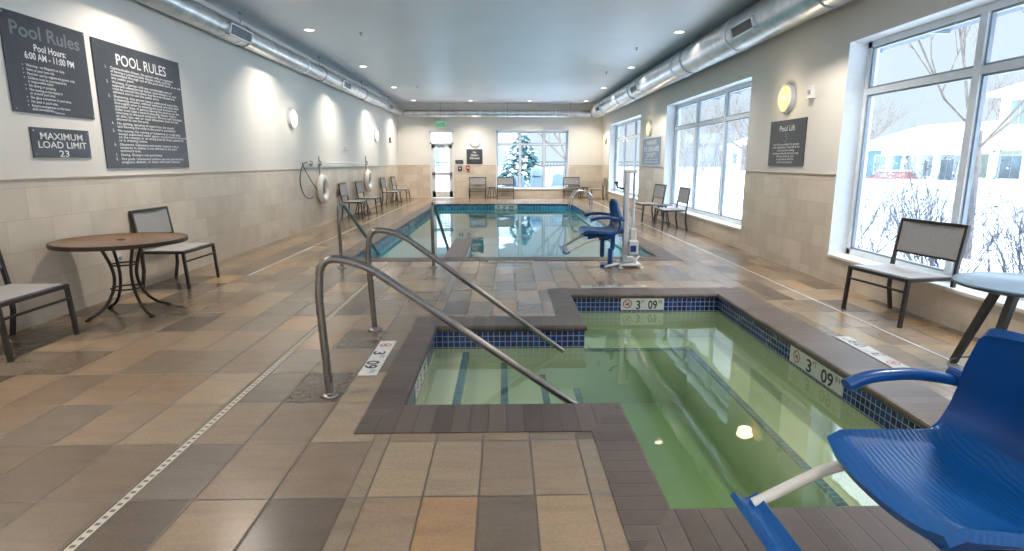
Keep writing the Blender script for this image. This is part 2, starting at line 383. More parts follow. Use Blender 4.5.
    def build(s, name, mats, parent=None, loc=None, fix=True):
        me = bpy.data.meshes.new(name); me.from_pydata(s.v, [], s.f)
        mats = mats if isinstance(mats, (list, tuple)) else [mats]
        for m in mats: me.materials.append(m)
        for p, mi, sm in zip(me.polygons, s.mi, s.smooth): p.material_index = mi; p.use_smooth = sm
        if s.uv:
            uvl = me.uv_layers.new(name='UVMap')
            for p in me.polygons:
                if p.index in s.uv:
                    for li, c in zip(p.loop_indices, s.uv[p.index]): uvl.data[li].uv = c
        me.update()
        if fix:
            import bmesh
            bm = bmesh.new(); bm.from_mesh(me); bmesh.ops.recalc_face_normals(bm, faces=bm.faces); bm.to_mesh(me); bm.free()
            if any(s.smooth):
                try: me.set_sharp_from_angle(angle=math.radians(40))
                except Exception: pass
        o = bpy.data.objects.new(name, me); COL.objects.link(o)
        if parent: o.parent = parent
        if loc: o.location = loc
        return o
def empty(name, loc=(0, 0, 0), rz=0.):
    o = bpy.data.objects.new(name, None); COL.objects.link(o); o.location = loc; o.rotation_euler = (0, 0, rz); o.empty_display_size = .1
    return o
def tag(o, label=None, cat=None, group=None, kind=None):
    if label: o['label'] = label
    if cat: o['category'] = cat
    if group: o['group'] = group
    if kind: o['kind'] = kind
    return o
def struct(o): o['kind'] = 'structure'; return o
def kids(o): return [c for c in list(COL.objects) if c.parent == o]
def copy_tree(o, parent=None):
    c = o.copy(); COL.objects.link(c); c.parent = parent
    for ch in kids(o): copy_tree(ch, c)
    return c
def TF(origin, ax, ay):    # local x,y,z axes placed in the world
    ax = Vector(ax).normalized(); ay = Vector(ay).normalized(); az = ax.cross(ay)
    m = Matrix((ax, ay, az)).transposed().to_4x4(); m.translation = Vector(origin); return m
def text_geo(body, size=1., align='LEFT', bold=0., width=None, line=1.):
    cu = bpy.data.curves.new('t', 'FONT'); cu.body = body; cu.size = size; cu.align_x = align; cu.align_y = 'TOP'; cu.offset = bold * size; cu.space_line = line
    cu.extrude = 0.; cu.resolution_u = 3
    ob = bpy.data.objects.new('t', cu); COL.objects.link(ob)
    dg = bpy.context.evaluated_depsgraph_get(); dg.update()
    me = bpy.data.meshes.new_from_object(ob.evaluated_get(dg))
    vs = [v.co.copy() for v in me.vertices]; fs = [tuple(p.vertices) for p in me.polygons]
    bpy.data.objects.remove(ob); bpy.data.curves.remove(cu); bpy.data.meshes.remove(me)
    if width and vs:
        x0 = min(v.x for v in vs); x1 = max(v.x for v in vs); k = width / (x1 - x0)
        for v in vs: v.x *= k
    return vs, fs
def add_text(mb, body, x, y, size, T, align='LEFT', bold=0., width=None, line=1., mi=0, rise=.002):
    vs, fs = text_geo(body, size, align, bold, width, line)
    mb.add([(v.x + x, v.y + y, rise) for v in vs], fs, mi, False, T)
def ring2d(mb, cx, cy, r0, r1, T, mi=0, n=28, rise=.002, a0=0., a1=2 * PI):
    vs = []; fs = []
    for k in range(n + 1):
        a = a0 + (a1 - a0) * k / n
        vs += [(cx + r0 * math.cos(a), cy + r0 * math.sin(a), rise), (cx + r1 * math.cos(a), cy + r1 * math.sin(a), rise)]
    for k in range(n): fs.append((2 * k, 2 * k + 1, 2 * k + 3, 2 * k + 2))
    mb.add(vs, fs, mi, False, T)
def bar2d(mb, x0, y0, x1, y1, w, T, mi=0, rise=.0025):
    d = Vector((x1 - x0, y1 - y0, 0)).normalized(); n = Vector((-d.y, d.x, 0)) * w / 2
    a, b = Vector((x0, y0, rise)), Vector((x1, y1, rise))
    mb.add([a - n, b - n, b + n, a + n], [(0, 1, 2, 3)], mi, False, T)

# ------------------------------------------------------------------ room dimensions
LW, RW, BW, FW, CH = -4.38, 4.10, 24.6, -2.6, 3.81
WT = .36
WZ0, WZ1 = .355, 2.885
W_R = [(2.02, 7.16), (9.91, 15.0), (17.82, 22.92)]
BWIN = (-.33, 2.69, .37, 2.765)
BDOOR = (-3.07, -2.08, 0., 2.73)
TZ = 1.338

def wall_mesh(name, seg):
    """seg: boxes (a,b); split into tile and paint at TZ"""
    mb = MB()
    for a, b in seg:
        if a[2] < TZ < b[2]:
            mb.box(a, (b[0], b[1], TZ), 1); mb.box((a[0], a[1], TZ), b, 0)
        else: mb.box(a, b, 1 if b[2] <= TZ + 1e-4 else 0)
    return struct(mb.build(name, [M['paint'], M['walltile']]))
wall_mesh('wall_left', [((LW - WT, FW, 0), (LW, BW + WT, CH))])
segs = []; y = FW
for a, b in W_R:
    segs.append(((RW, y, 0), (RW + WT, a, CH))); segs.append(((RW, a, 0), (RW + WT, b, WZ0 - .02))); segs.append(((RW, a, WZ1), (RW + WT, b, CH))); y = b
segs.append(((RW, y, 0), (RW + WT, BW + WT, CH)))
wall_mesh('wall_right', segs)
x0, x1, z0, z1 = BWIN; d0, d1, _, dz = BDOOR
wall_mesh('wall_back', [((LW, BW, 0), (d0, BW + WT, CH)), ((d0, BW, dz), (d1, BW + WT, CH)), ((d1, BW, 0), (x0, BW + WT, CH)), ((x0, BW, 0), (x1, BW + WT, z0 - .02)), ((x0, BW, z1), (x1, BW + WT, CH)), ((x1, BW, 0), (RW, BW + WT, CH))])
ADDED_WIN = (-3.4, 3.1, .36, 2.88)  # opening added in the unseen wall behind the camera for more daylight
a_, b_, c_, d_ = ADDED_WIN
wall_mesh('wall_front', [((LW, FW - WT, 0), (a_, FW, CH)), ((b_, FW - WT, 0), (RW, FW, CH)), ((a_, FW - WT, 0), (b_, FW, c_ - .02)), ((a_, FW - WT, d_), (b_, FW, CH))])
struct(MB().box((LW - WT, FW - WT, CH), (RW + WT, BW + WT, CH + .15)).build('ceiling', M['ceiling']))
# narrow cap strip on top of the wainscot tile
tb = MB(); tb.cbox((LW, FW, TZ - .004), (LW + .012, BW, TZ + .012), .004)
y = FW
for a, b in W_R + [(BW, BW)]:
    tb.cbox((RW - .012, y, TZ - .004), (RW, a, TZ + .012), .004); y = b
for a, b in ((LW, d0), (d1, x0), (x1, RW)): tb.cbox((a, BW - .012, TZ - .004), (b, BW, TZ + .012), .004)
struct(tb.build('trim_1', simple('tile_cap', (.50, .42, .32), .45)))

# ------------------------------------------------------------------ spa + pool outlines
SPA_OUT = [(-.85, 3.04), (.49, 3.04), (.49, 1.93), (2.84, 1.93), (2.84, 6.79), (.51, 6.79), (.51, 5.52), (-.85, 5.52)]
SPA_IN = [(-.63, 3.44), (.735, 3.44), (.735, 2.30), (2.45, 2.30), (2.45, 6.46), (.765, 6.46), (.765, 5.17), (-.63, 5.17)]
POOL_OUT = [(-2.72, 8.80), (2.76, 8.80), (2.76, 21.33), (-2.72, 21.33)]
POOL_IN = [(-2.42, 9.14), (2.44, 9.14), (2.44, 21.0), (-2.42, 21.0)]
def offset_poly(P, d):    # ccw rectilinear, + = outwards
    n = len(P); out = []
    for i in range(n):
        p0, p1, p2 = Vector(P[i - 1]), Vector(P[i]), Vector(P[(i + 1) % n])
        a = (p1 - p0).normalized(); b = (p2 - p1).normalized()
        na = Vector((a.y, -a.x)); nb = Vector((b.y, -b.x))
        out.append((p1.x + d * (na.x + nb.x), p1.y + d * (na.y + nb.y)))
    return out
def inside(x, y, P):
    c = False; n = len(P)
    for i in range(n):
        (xa, ya), (xb, yb) = P[i], P[(i + 1) % n]
        if (ya > y) != (yb > y) and x < (xb - xa) * (y - ya) / (yb - ya) + xa: c = not c
    return c
# floor with the two openings
fo = MB(); So = offset_poly(SPA_OUT, -.01); Po = offset_poly(POOL_OUT, -.01)
xs = sorted(set([LW - .05, RW + .05] + [p[0] for p in So + Po])); ys = sorted(set([FW, BW + .1] + [p[1] for p in So + Po]))
idx = {}
def vid(x, y):
    if (x, y) not in idx: idx[(x, y)] = len(fo.v); fo.v.append((x, y, 0.))
    return idx[(x, y)]
for i in range(len(xs) - 1):
    for j in range(len(ys) - 1):
        cx, cy = (xs[i] + xs[i + 1]) / 2, (ys[j] + ys[j + 1]) / 2
        if inside(cx, cy, So) or inside(cx, cy, Po): continue
        fo.f.append([vid(xs[i], ys[j]), vid(xs[i + 1], ys[j]), vid(xs[i + 1], ys[j + 1]), vid(xs[i], ys[j + 1])]); fo.mi.append(0); fo.smooth.append(False)
struct(fo.build('floor', M['floor'], fix=False))

def coping(OUT, IN, pitch, name, parent):
    mb = MB(); n = len(OUT)
    loops = [(OUT, -.08), (OUT, .006), (offset_poly(IN, .022), .006), (offset_poly(IN, .008), 0.), (IN, -.014), (IN, -.034), (offset_poly(IN, .01), -.048), (offset_poly(IN, .03), -.05)]
    fi = 0
    for k in range(len(loops) - 1):
        (A, za), (B, zb) = loops[k], loops[k + 1]
        for i in range(n):
            j = (i + 1) % n
            q = [(A[i][0], A[i][1], za), (A[j][0], A[j][1], za), (B[j][0], B[j][1], zb), (B[i][0], B[i][1], zb)]
            ax = 0 if abs(IN[j][0] - IN[i][0]) > abs(IN[j][1] - IN[i][1]) else 1
            mb.add(q, [(0, 1, 2, 3)], 0, k >= 2)
            base = [IN[i][ax], IN[j][ax]]
            mb.uv[fi] = [((q[t][ax] - IN[i][ax]) / pitch + i * 40, k / 8.) for t in range(4)]
            fi += 1
    return mb.build(name, M['coping'], parent, fix=False)
def ring_wall(mb, P, z0, z1, mi=0):
    n = len(P)
    for i in range(n):
        (xa, ya), (xb, yb) = P[i], P[(i + 1) % n]
        mb.add([(xa, ya, z0), (xb, yb, z0), (xb, yb, z1), (xa, ya, z1)], [(3, 2, 1, 0)], mi)
def water_block(P, z0, z1, name, mat, parent):
    mb = MB(); mb.prism(P, z0, z1); return mb.build(name, mat, parent)

spa = tag(empty('spa_pool', (0, 0, 0)), 'green-watered L-shaped spa pool sunk in the near floor, with entry steps and cobalt tile band', 'spa pool')
coping(SPA_OUT, SPA_IN, .106, 'coping', spa)
SW = offset_poly(SPA_IN, .02)
b = MB(); ring_wall(b, SW, -.215, -.03); b.build('waterline_tile', M['mosaic'], spa, fix=False)
b = MB(); ring_wall(b, SW, -1.15, -.215); b.prism([(-.7, 2.2), (2.5, 2.2), (2.5, 6.5), (-.7, 6.5)], -1.2, -1.15); b.build('basin', M['spa_plaster'], spa, fix=False)
b = MB()   # bench round the deep part
bz = -.52
b.box((2.02, 2.28, -1.15), (2.475, 6.48, bz)); b.box((.75, 6.06, -1.15), (2.02, 6.48, bz)); b.box((.72, 2.28, -1.15), (2.02, 2.72, bz))
b.build('bench', M['spa_plaster'], spa)
b = MB(); e = .003
b.box((2.0, 2.72, bz - .02), (2.053, 6.06, bz + e)); b.box((.75, 6.04, bz - .02), (2.02, 6.09, bz + e)); b.box((.72, 2.67, bz - .02), (2.053, 2.74, bz + e))
b.build('bench_edge_tile', M['stripe'], spa)
for (xa, xb, zt) in ((-.66, -.335, -.25), (-.335, .02, -.36), (.02, .375, -.48), (.375, .70, -.62)):
    s_ = MB().box((xa, 3.40, -1.15), (xb, 5.21, zt)).build('step', M['spa_plaster'], spa)
    MB().box((xb - .055, 3.42, zt - .05), (xb + .004, 5.19, zt + .004)).build('step_edge_tile', M['stripe'], s_)
b = MB(); b.cbox((.98, 3.0, -1.15), (1.30, 3.32, -1.13), .005); b.build('floor_drain_cover', M['marker'], spa)
water_block(offset_poly(SPA_IN, .03), -1.19, -.205, 'water', M['spa_water'], spa)

pool = tag(empty('swimming_pool', (0, 0, 0)), 'long rectangular swimming pool with teal water and azure tile band beyond the spa', 'swimming pool')
coping(POOL_OUT, POOL_IN, .155, 'coping', pool)
PW = offset_poly(POOL_IN, .02)
b = MB(); ring_wall(b, PW, -.26, -.03); b.build('waterline_tile', M['mosaic_pool'], pool, fix=False)
b = MB(); ring_wall(b, PW, -1.5, -.26); b.prism([(-2.5, 9.0), (2.5, 9.0), (2.5, 21.1), (-2.5, 21.1)], -1.55, -1.5); b.build('basin', M['plaster'], pool, fix=False)
b = MB(); b.box((-.93, 9.13, -1.5), (-.67, 11.4, -.05)); b.build('divider_wall', M['plaster'], pool)
b = MB(); b.cbox((-.97, 9.12, -.05), (-.63, 11.44, .008), .012); b.build('divider_cap', M['wood_dark'], pool)
for i, (ya, yb, zt) in enumerate(((9.13, 9.6, -.38), (9.6, 10.1, -.62), (10.1, 10.6, -.86), (10.6, 11.1, -1.1))):
    s_ = MB().box((-2.43, ya, -1.5), (-.93, yb, zt)).build('step', M['plaster'], pool)
    MB().box((-2.43, yb - .05, zt - .05), (-.93, yb + .004, zt + .004)).build('step_edge_tile', M['stripe'], s_)
water_block(offset_poly(POOL_IN, .03), -1.54, -.175, 'water', M['pool_water'], pool)

# ------------------------------------------------------------------ depth markers
def marker(T, w, h, label, group, greyer=False):
    """T: local x = reading direction, y = up, z = out; origin at the middle"""
    o = empty('depth_marker'); tag(o, label, 'depth marker', group)
    MB().cbox((-w / 2, -h / 2, -.004), (w / 2, h / 2, .004), .002, 0, T).build('tile', M['marker_greyer' if greyer else 'marker'], o)
    mb = MB(); rs = .0055
    k = h * .36
    cx = -w / 2 + w * .15
    ring2d(mb, cx, 0, k * .80, k, T, 1, rise=rs); bar2d(mb, cx - k * .65, k * .65, cx + k * .65, -k * .65, k * .18, T, 1, rise=rs + .0006)
    bar2d(mb, cx - k * .5, -k * .1, cx + k * .45, -k * .28, k * .22, T, 0, rise=rs); bar2d(mb, cx + .1 * k, -.1 * k, cx + .4 * k, k * .4, k * .2, T, 0, rise=rs)
    add_text(mb, '3', -w * .16, h * .37, h * .98, T, 'LEFT', .02, w * .10, rise=rs)
    add_text(mb, 'FT', -w * .035, h * .37, h * .42, T, 'LEFT', .0, w * .075, rise=rs)
    add_text(mb, '09', w * .13, h * .37, h * .98, T, 'LEFT', .02, w * .21, rise=rs)
    add_text(mb, 'IN', w * .37, h * .37, h * .42, T, 'LEFT', .0, w * .07, rise=rs)
    mb.build('lettering', [M['letter_greyer' if greyer else 'black_letter'], M['red_mark']], o)
    return o
G = 'spa depth markers'
marker(TF((2.464, 4.33, -.112), (0, -1, 0), (0, 0, 1)), .80, .15, 'depth tile reading 3 FT 09 IN set in the right-hand side wall of the spa', G)
marker(TF((1.59, 6.474, -.112), (1, 0, 0), (0, 0, 1)), .50, .145, 'depth tile reading 3 FT 09 IN set in the far wall of the spa', G)
marker(TF((-.644, 4.25, -.115), (0, 1, 0), (0, 0, 1)), .62, .14, 'depth tile set in the side wall above the spa entry steps', G)
marker(TF((-.985, 4.345, .004), (0, -1, 0), (1, 0, 0)), .80, .135, 'depth tile in the tan deck at the left of the spa, between the handrail posts', G)
marker(TF((2.93, 4.38, .004), (0, 1, 0), (-1, 0, 0)), .80, .13, 'pale depth tile in the deck at the right of the spa coping', G, True)
marker(TF((1.33, 6.88, .004), (-1, 0, 0), (0, -1, 0)), .80, .13, 'depth tile in the deck behind the far spa coping, upside down from here', G, True)
G = 'pool depth markers'
marker(TF((.065, 20.985, -.10), (1, 0, 0), (0, 0, 1)), .80, .15, 'depth tile in the far end wall of the swimming pool', G)
marker(TF((-2.434, 15.3, -.10), (0, 1, 0), (0, 0, 1)), .80, .14, 'pale depth tile in the left side wall of the swimming pool', G)
marker(TF((.1, 8.70, .004), (-1, 0, 0), (0, -1, 0)), .70, .13, 'faint depth tile in the deck in front of the near pool coping', G, True)

# deck drains
b = MB(); b.cbox((-1.735, FW + .1, 0.), (-1.695, 8.7, .004), .001); tag(b.build('deck_drain', M['drain_slots']), 'narrow slotted drain strip running away across the tan tiles at the left', 'drain')
b = MB(); b.cbox((-3.45, 7.72, 0.), (-3.415, 23.6, .004), .001); tag(b.build('deck_drain', M['drain']), 'thin pale drain strip in the floor along the left wall', 'drain')
b = MB(); b.cbox((3.405, 3.0, 0.), (3.43, 23.4, .004), .001); tag(b.build('deck_drain', M['drain']), 'thin white drain strip in the deck along the window wall at the right', 'drain')

# ------------------------------------------------------------------ handrails
def arc_path(pts, r, n=6):     # rounded polyline
    pts = [Vector(p) for p in pts]; out = [pts[0]]
    for i in range(1, len(pts) - 1):
        p = pts[i]; a = (pts[i - 1] - p); c = (pts[i + 1] - p); d = min(r, a.length * .49, c.length * .49)
        A = p + a.normalized() * d; C_ = p + c.normalized() * d
        for k in range(n + 1):
            t = k / n; out.append(A * (1 - t) ** 2 + p * 2 * t * (1 - t) + C_ * t * t)
    out.append(pts[-1]); return out
def handrail(loc, rz, top, run, drop_z, label, group, mat, r=.024):
    o = empty('handrail', loc, rz); tag(o, label, 'handrail', group)
    path = arc_path([(0, 0, .004), (-.03, 0, top - .18), (.0, 0, top + .045), (.26, 0, top - .0), (run, 0, drop_z)], .16, 7)
    MB().tube(path, r, 14).build('rail', mat, o)
    MB().lathe([(.06, .001), (.06, .008), (.052, .018), (.034, .022), (.03, .03)], n=24).build('base_flange', mat, o)
    return o
RG = 'spa entry handrails'; PG = 'pool entry handrails'
handrail((-1.142, 3.59, 0), 0, .875, 1.80, -.22, 'nearer stainless handrail curving down into the spa steps', RG, M['steel'], .0255)
handrail((-1.178, 5.10, 0), 0, .88, 1.72, -.215, 'farther stainless handrail curving down into the spa steps', RG, M['steel'], .0255)
handrail((-2.332, 8.25, 0), PI / 2, .88, 2.45, -.19, 'left one of the two stainless handrails at the pool entry steps', PG, M['steel'])
handrail((-1.025, 8.29, 0), PI / 2, .88, 2.45, -.19, 'right one of the two stainless handrails at the pool entry steps', PG, M['steel'])

# pool ladder on the right pool side
lad = tag(empty('pool_ladder', (2.5, 19.6, 0)), 'shiny steel ladder rails arching over the far right pool edge', 'ladder')
for dy in (-.27, .27):
    p = arc_path([(-.30, dy, -.9), (-.30, dy, .05), (-.16, dy, .53), (.22, dy, .53), (.42, dy, .40), (.42, dy, .004)], .2, 6)
    MB().tube(p, .026, 12).build('rail', M['steel_bright'], lad)
    MB().lathe([(.055, .001), (.055, .01), (.03, .02)], (.42, dy, 0), n=18).build('base_flange', M['steel_bright'], lad)
for z in (-.35, -.65):
    MB().cbox((-.35, -.25, z), (-.25, .25, z + .03), .008).build('tread', M['marker'], lad)

# ------------------------------------------------------------------ pool lifts
def make_lift(label):
    o = empty('pool_lift', (0, 0, 0)); tag(o, label, 'pool lift', 'pool lifts')
    B = MB(); B.cbox((-.12, -.19, .03), (.19, .19, .065), .012); B.cbox((-.08, -.08, .06), (.12, .08, .14), .02); B.tube([(.10, -.16, .06), (.10, -.16, .12), (.16, -.10, .16)], .014, 8)
    for x, y in ((-.12, -.18), (.18, -.18), (-.12, .18), (.18, .18)): B.lathe([(.035, 0), (.035, .02), (.012, .022), (.012, .05)], (x, y, 0), 14)
    B.tube([(-.14, -.12, .06), (-.34, -.16, .02)], [.02, .014], 8); B.tube([(-.14, .12, .06), (-.34, .16, .02)], [.02, .014], 8)
    B.build('base', M['offwhite'], o)
    m_ = MB().cbox((-.065, -.04, .08), (.005, .04, 1.36), .01).build('mast', M['offwhite'], o)
    MB().cbox((-.08, -.05, 1.34), (.11, .05, 1.39), .012).build('mast_cap', M['marker'], m_)
    a = MB(); a.tube([(.075, 0, .40), (.075, 0, 1.00)], .026, 14); a.build('actuator', M['offwhite'], o)
    MB().tube([(.075, 0, 1.0), (.075, 0, 1.35)], .013, 12).build('actuator_rod', M['steel'], o)
    MB().cbox((.03, -.05, .36), (.13, .05, .56), .018).build('motor_housing', M['marker'], o)
    c = MB().cbox((-.01, -.19, .20), (.13, -.075, .40), .012).build('control_box', M['offwhite'], o)
    MB().box((.015, -.194, .24), (.095, -.19, .33)).build('control_panel', M['blue'], c)
    h = MB(); h.tube([(-.07, 0, 1.12), (-.16, 0, 1.14), (-.18, 0, 1.20)], .014, 10); h.lathe([(0, 0), (.03, .005), (.03, .03), (0, .035)], (-.18, 0, 1.19), 12); h.build('crank_handle', M['black'], o)
    # seat: dished plate with a down-turned front lip
    g = []
    for i in range(13):
        t = i / 12; x = -.69 + .53 * t; hw = .285 + .055 * t
        zc = .50 + .012 * math.cos(t * PI) - (.025 if i == 0 else 0) + (.05 * ((t - .75) / .25) ** 2 if t > .75 else 0)
        row = []
        for j in range(11):
            s = j / 10 * 2 - 1; row.append((x + (.03 * s * s if i < 2 else 0), hw * s, zc + .03 * abs(s) ** 4 - .012 * (1 - s * s) * math.sin(t * PI)))
        g.append(row)
    seat = MB().slab(g, .035).build('seat', M['blue_wavy'], o)
    for sy in (-.17, .17): MB().cbox((-.60, sy - .03, .42), (-.25, sy + .03, .475), .01).build('seat_bracket', M['blue'], o)
    MB().cbox((-.46, -.06, .385), (-.28, .06, .47), .015).build('seat_mount', M['black'], o)
    # backrest shell: wide at the bottom, narrow rounded top, leaning and bulging backwards
    g = []
    prof = [(-.30, .475, .30), (-.20, .49, .345), (-.13, .55, .355), (-.105, .63, .345), (-.11, .72, .315), (-.135, .80, .275), (-.15, .87, .235), (-.165, .92, .215), (-.17, .945, .19), (-.172, .955, .16)]
    for x, z, hw in prof:
        row = []
        for j in range(11):
            s = j / 10 * 2 - 1; row.append((x - .07 * s * s * (1 if z < .9 else .8), hw * s, z))
        g.append(row)
    bk = MB().slab(g, .03).build('backrest', M['blue'], o)
    for y in (-1, 1):
        # armrest: pivots at the shell, runs forward and droops to a rounded tip
        p = arc_path([(-.12, .335 * y, .70), (-.20, .345 * y, .722), (-.34, .35 * y, .745), (-.50, .345 * y, .735), (-.585, .335 * y, .705)], .08, 4)
        pv = Vector((-.15, .335 * y, .715))
        ar = MB().tube([q - pv for q in p], [.022 + .006 * min(1, i / len(p) * 2) for i in range(len(p))], 12, flat=.8).build('armrest', M['blue'], o, loc=pv)
        MB().tube([(-.02, -.035, .02), (-.02, .04, .02)], .024, 12).build('arm_pivot', M['blue'], ar)
        MB().tube(arc_path([(-.46, .27 * y, .44), (-.62, .30 * y, .41), (-.90, .31 * y, .252)], .08, 5), .021, 12).build('boom', M['boom'], o)
    MB().cbox((-.39, -.045, .14), (-.33, .045, .47), .012).build('front_leg', M['blue'], o)
    lg = MB(); lg.cbox((-.24, -.045, .25), (-.18, .045, .49), .012); lg.cbox((-.27, -.05, .02), (-.215, .05, .27), .012); lg.cbox((-.38, -.06, .0), (-.215, .06, .035), .01); lg.build('rear_leg', M['blue'], o)
    MB().tube([(-.13, 0, .52), (-.05, 0, .52)], .04, 12).build('seat_pivot', M['blue'], o)
    g = [[(-.965 + .10 * i / 5, -.35 + .70 * j / 12, .24 + .03 * (i / 5 - .5) ** 2 * 4) for j in range(13)] for i in range(6)]
    MB().slab(g, .022).build('footrest', M['blue_wavy'], o)
    return o
lift = make_lift('blue pool lift chair with white mast at the near right corner of the swimming pool')
lift.location = (1.775, 8.30, 0)
near = copy_tree(lift); near.location = (1.82, 1.62, 0)
for ch in kids(near):
    if ch.name.startswith('armrest') and ch.location.y < 0: ch.rotation_euler = (0, math.radians(84), 0)
near['label'] = 'large blue pool lift seat in the right foreground, beside the spa'

# ------------------------------------------------------------------ chairs and tables
def make_chair():
    """faces +x; origin on the floor below the seat centre"""
    o = empty('sling_chair')
    W, D, SZ, BZ = .72, .50, .45, .92; hw = W / 2; r = .014
    def sq(mb, p, rr=.016): mb.tube(p, [rr * 1.35] * len(p), 4)
    for s in (-1, 1):
        f = MB(); sq(f, [(D / 2 + .02, s * hw, 0), (D / 2 - .01, s * hw, SZ)]); f.build('leg', M['bronze'], o)
        b = MB(); sq(b, [(-D / 2 - .03, s * hw, 0), (-D / 2 + .01, s * hw, .22), (-D / 2 + .01, s * hw, SZ)]); b.build('leg', M['bronze'], o)
    fr = MB()
    for s in (-1, 1):
        sq(fr, [(-D / 2 + .01, s * hw, SZ - .01), (D / 2 - .005, s * hw, SZ - .01)])
        sq(fr, [(-D / 2 + .01, s * hw, SZ - .02), (-D / 2 - .01, s * hw, SZ + .12), (-D / 2 - .06, s * hw, BZ)])
    sq(fr, [(D / 2 - .005, -hw, SZ - .012), (D / 2 - .005, hw, SZ - .012)]); sq(fr, [(-D / 2 + .02, -hw, SZ - .012), (-D / 2 + .02, hw, SZ - .012)])
    sq(fr, [(-D / 2 - .06, -hw - .014, BZ), (-D / 2 - .06, hw + .014, BZ)]); sq(fr, [(-D / 2 - .012, -hw, SZ + .15), (-D / 2 - .012, hw, SZ + .15)], .010)
    fr.build('frame', M['bronze'], o)
    st = MB(); sq(st, [(D / 2 + .004, -hw, SZ - .12), (D / 2 + .004, hw, SZ - .12)], .010); st.build('stretcher', M['bronze'], o)
    g = [[(-D / 2 + .03 + (D - .05) * i / 6, (-hw + .012) + (W - .024) * j / 6, SZ + .008 - .012 * math.sin(PI * i / 6) * math.sin(PI * j / 6)) for j in range(7)] for i in range(7)]
    MB().slab(g, .008).build('seat', M['sling'], o)
    def bx(z): t = (z - SZ - .12) / (BZ - SZ - .12); return -D / 2 - .008 - .045 * t
    g = [[(bx(SZ + .16 + (BZ - SZ - .175) * i / 6) - .012 * math.sin(PI * j / 6), (-hw + .012) + (W - .024) * j / 6, SZ + .16 + (BZ - SZ - .175) * i / 6) for j in range(7)] for i in range(7)]
    MB().slab(g, .008).build('backrest', M['sling'], o)
    return o
proto = make_chair(); first = [True]
def chair(x, y, face, label, group=None, scale=1.):
    c = proto if first[0] else copy_tree(proto); first[0] = False
    c.location = (x, y, 0); c.rotation_euler = (0, 0, face); c.scale = (scale,) * 3
    tag(c, label, 'chair', group or 'sling chairs around the deck'); return c
chair(3.84, 5.45, PI + .15, 'grey sling chair standing under the large near window at the right')
chair(-4.045, 4.66, 0.02, 'sling chair cut off by the left edge of the picture, left of the round table')
chair(-4.045, 7.24, 0., 'sling chair against the left wall, just beyond the round brown table')
chair(-4.01, 15.75, .03, 'nearer chair of the first pair against the left wall, by the life rings')
chair(-3.97, 17.35, .0, 'farther chair of the first pair against the left wall, by the life rings')
chair(-4.00, 20.9, 0., 'nearer chair of the last pair near the left end of the back wall')
chair(-3.97, 22.7, 0., 'last chair along the left wall, nearest the corner by the back door')
chair(-1.10, 24.20, -PI / 2, 'chair against the back wall under the dark square notice', scale=.92)
chair(.06, 24.20, -PI / 2, 'chair in front of the left end of the back window', scale=.92)
chair(2.80, 24.20, -PI / 2, 'chair in front of the right end of the back window', scale=.92)
chair(3.72, 23.35, PI - .1, 'chair in the far right corner turned sideways to the pool', scale=.92)
chair(3.66, 14.75, PI + .1, 'chair between the middle window and the far blue notice, behind the small table', scale=1.)
chair(3.72, 12.95, PI + .0, 'chair under the middle window, nearer side of the small table', scale=1.)

def round_top(r, z, th, mat, parent, rim=None, n=48):
    t = MB().lathe([(0, z - th), (r - .02, z - th), (r, z - th * .7), (r, z - .008), (r - .012, z), (r - .04, z), (r - .045, z - .004), (0, z - .004)], n=n).build('tabletop', mat, parent)
    return t
tl = tag(empty('round_table', (-3.785, 5.78, 0)), 'round brown patio table on four curved dark iron legs by the left wall', 'table')
t_ = round_top(.575, .745, .035, M['table_top'], tl); MB().lathe([(.0, .742), (.035, .742), (.035, .747), (.02, .749), (0, .749)], n=20).build('umbrella_hole_cap', M['iron'], t_)
b = MB(); b.lathe([(.54, .71), (.577, .71), (.58, .725), (.577, .747), (.56, .749), (.56, .73), (.54, .72)], n=48); b.build('rim', M['iron'], t_)
for k in range(4):
    a = PI / 4 + k * PI / 2 + .25; c_, s_ = math.cos(a), math.sin(a)
    prof = [(.20, .70), (.165, .62), (.12, .50), (.10, .38), (.125, .25), (.20, .12), (.30, .045), (.38, .018)]
    pts = [(r * c_, r * s_, z) for r, z in prof]
    pts = arc_path(pts, .06, 3)
    l_ = MB().tube(pts, .015, 10).build('leg', M['iron'], tl)
    MB().lathe([(.026, 0), (.026, .014), (.012, .024)], (.385 * c_, .385 * s_, 0), 12).build('foot_pad', M['iron'], l_)
for rr, z in ((.135, .26), (.118, .50)):
    MB().loop_tube([(rr * math.cos(2 * PI * k / 28), rr * math.sin(2 * PI * k / 28), z) for k in range(28)], .008, 8).build('ring', M['iron'], tl)

def splay_table(loc, r, h, label, rot=0., top='table_dark', group=None, leg=.022, n=4, base=.9):
    o = empty('side_table' if h < .6 else 'round_table', loc, rot); tag(o, label, 'table', group)
    round_top(r, h, .022 if h < .6 else .03, M[top], o, n=36)
    for k in range(n):
        a = 2 * PI * k / n + .4; c_, s_ = math.cos(a), math.sin(a)
        MB().tube([(r * .42 * c_, r * .42 * s_, h - .022), (r * base * c_, r * base * s_, .0)], [leg * 1.2, leg], 4, flat=.6 if h > .6 else 1).build('leg', M['bronze'], o)
    MB().lathe([(r * .5, h - .04), (r * .5, h - .02)], n=20).build('under_plate', M['bronze'], o)
    MB().loop_tube([(r * base * .93 * math.cos(2 * PI * k / 20), r * base * .93 * math.sin(2 * PI * k / 20), .05) for k in range(20)], .007, 6).build('foot_ring', M['bronze'], o)
    return o
splay_table((3.55, 3.72, 0), .45, .695, 'dark round table with splayed flat legs by the near window, right edge of the picture', rot=-.05, leg=.035, base=.95)
sg = 'low side tables between chairs'
splay_table((3.78, 13.85, 0), .26, .49, 'low side table between two chairs under the middle window', group=sg, leg=.013)
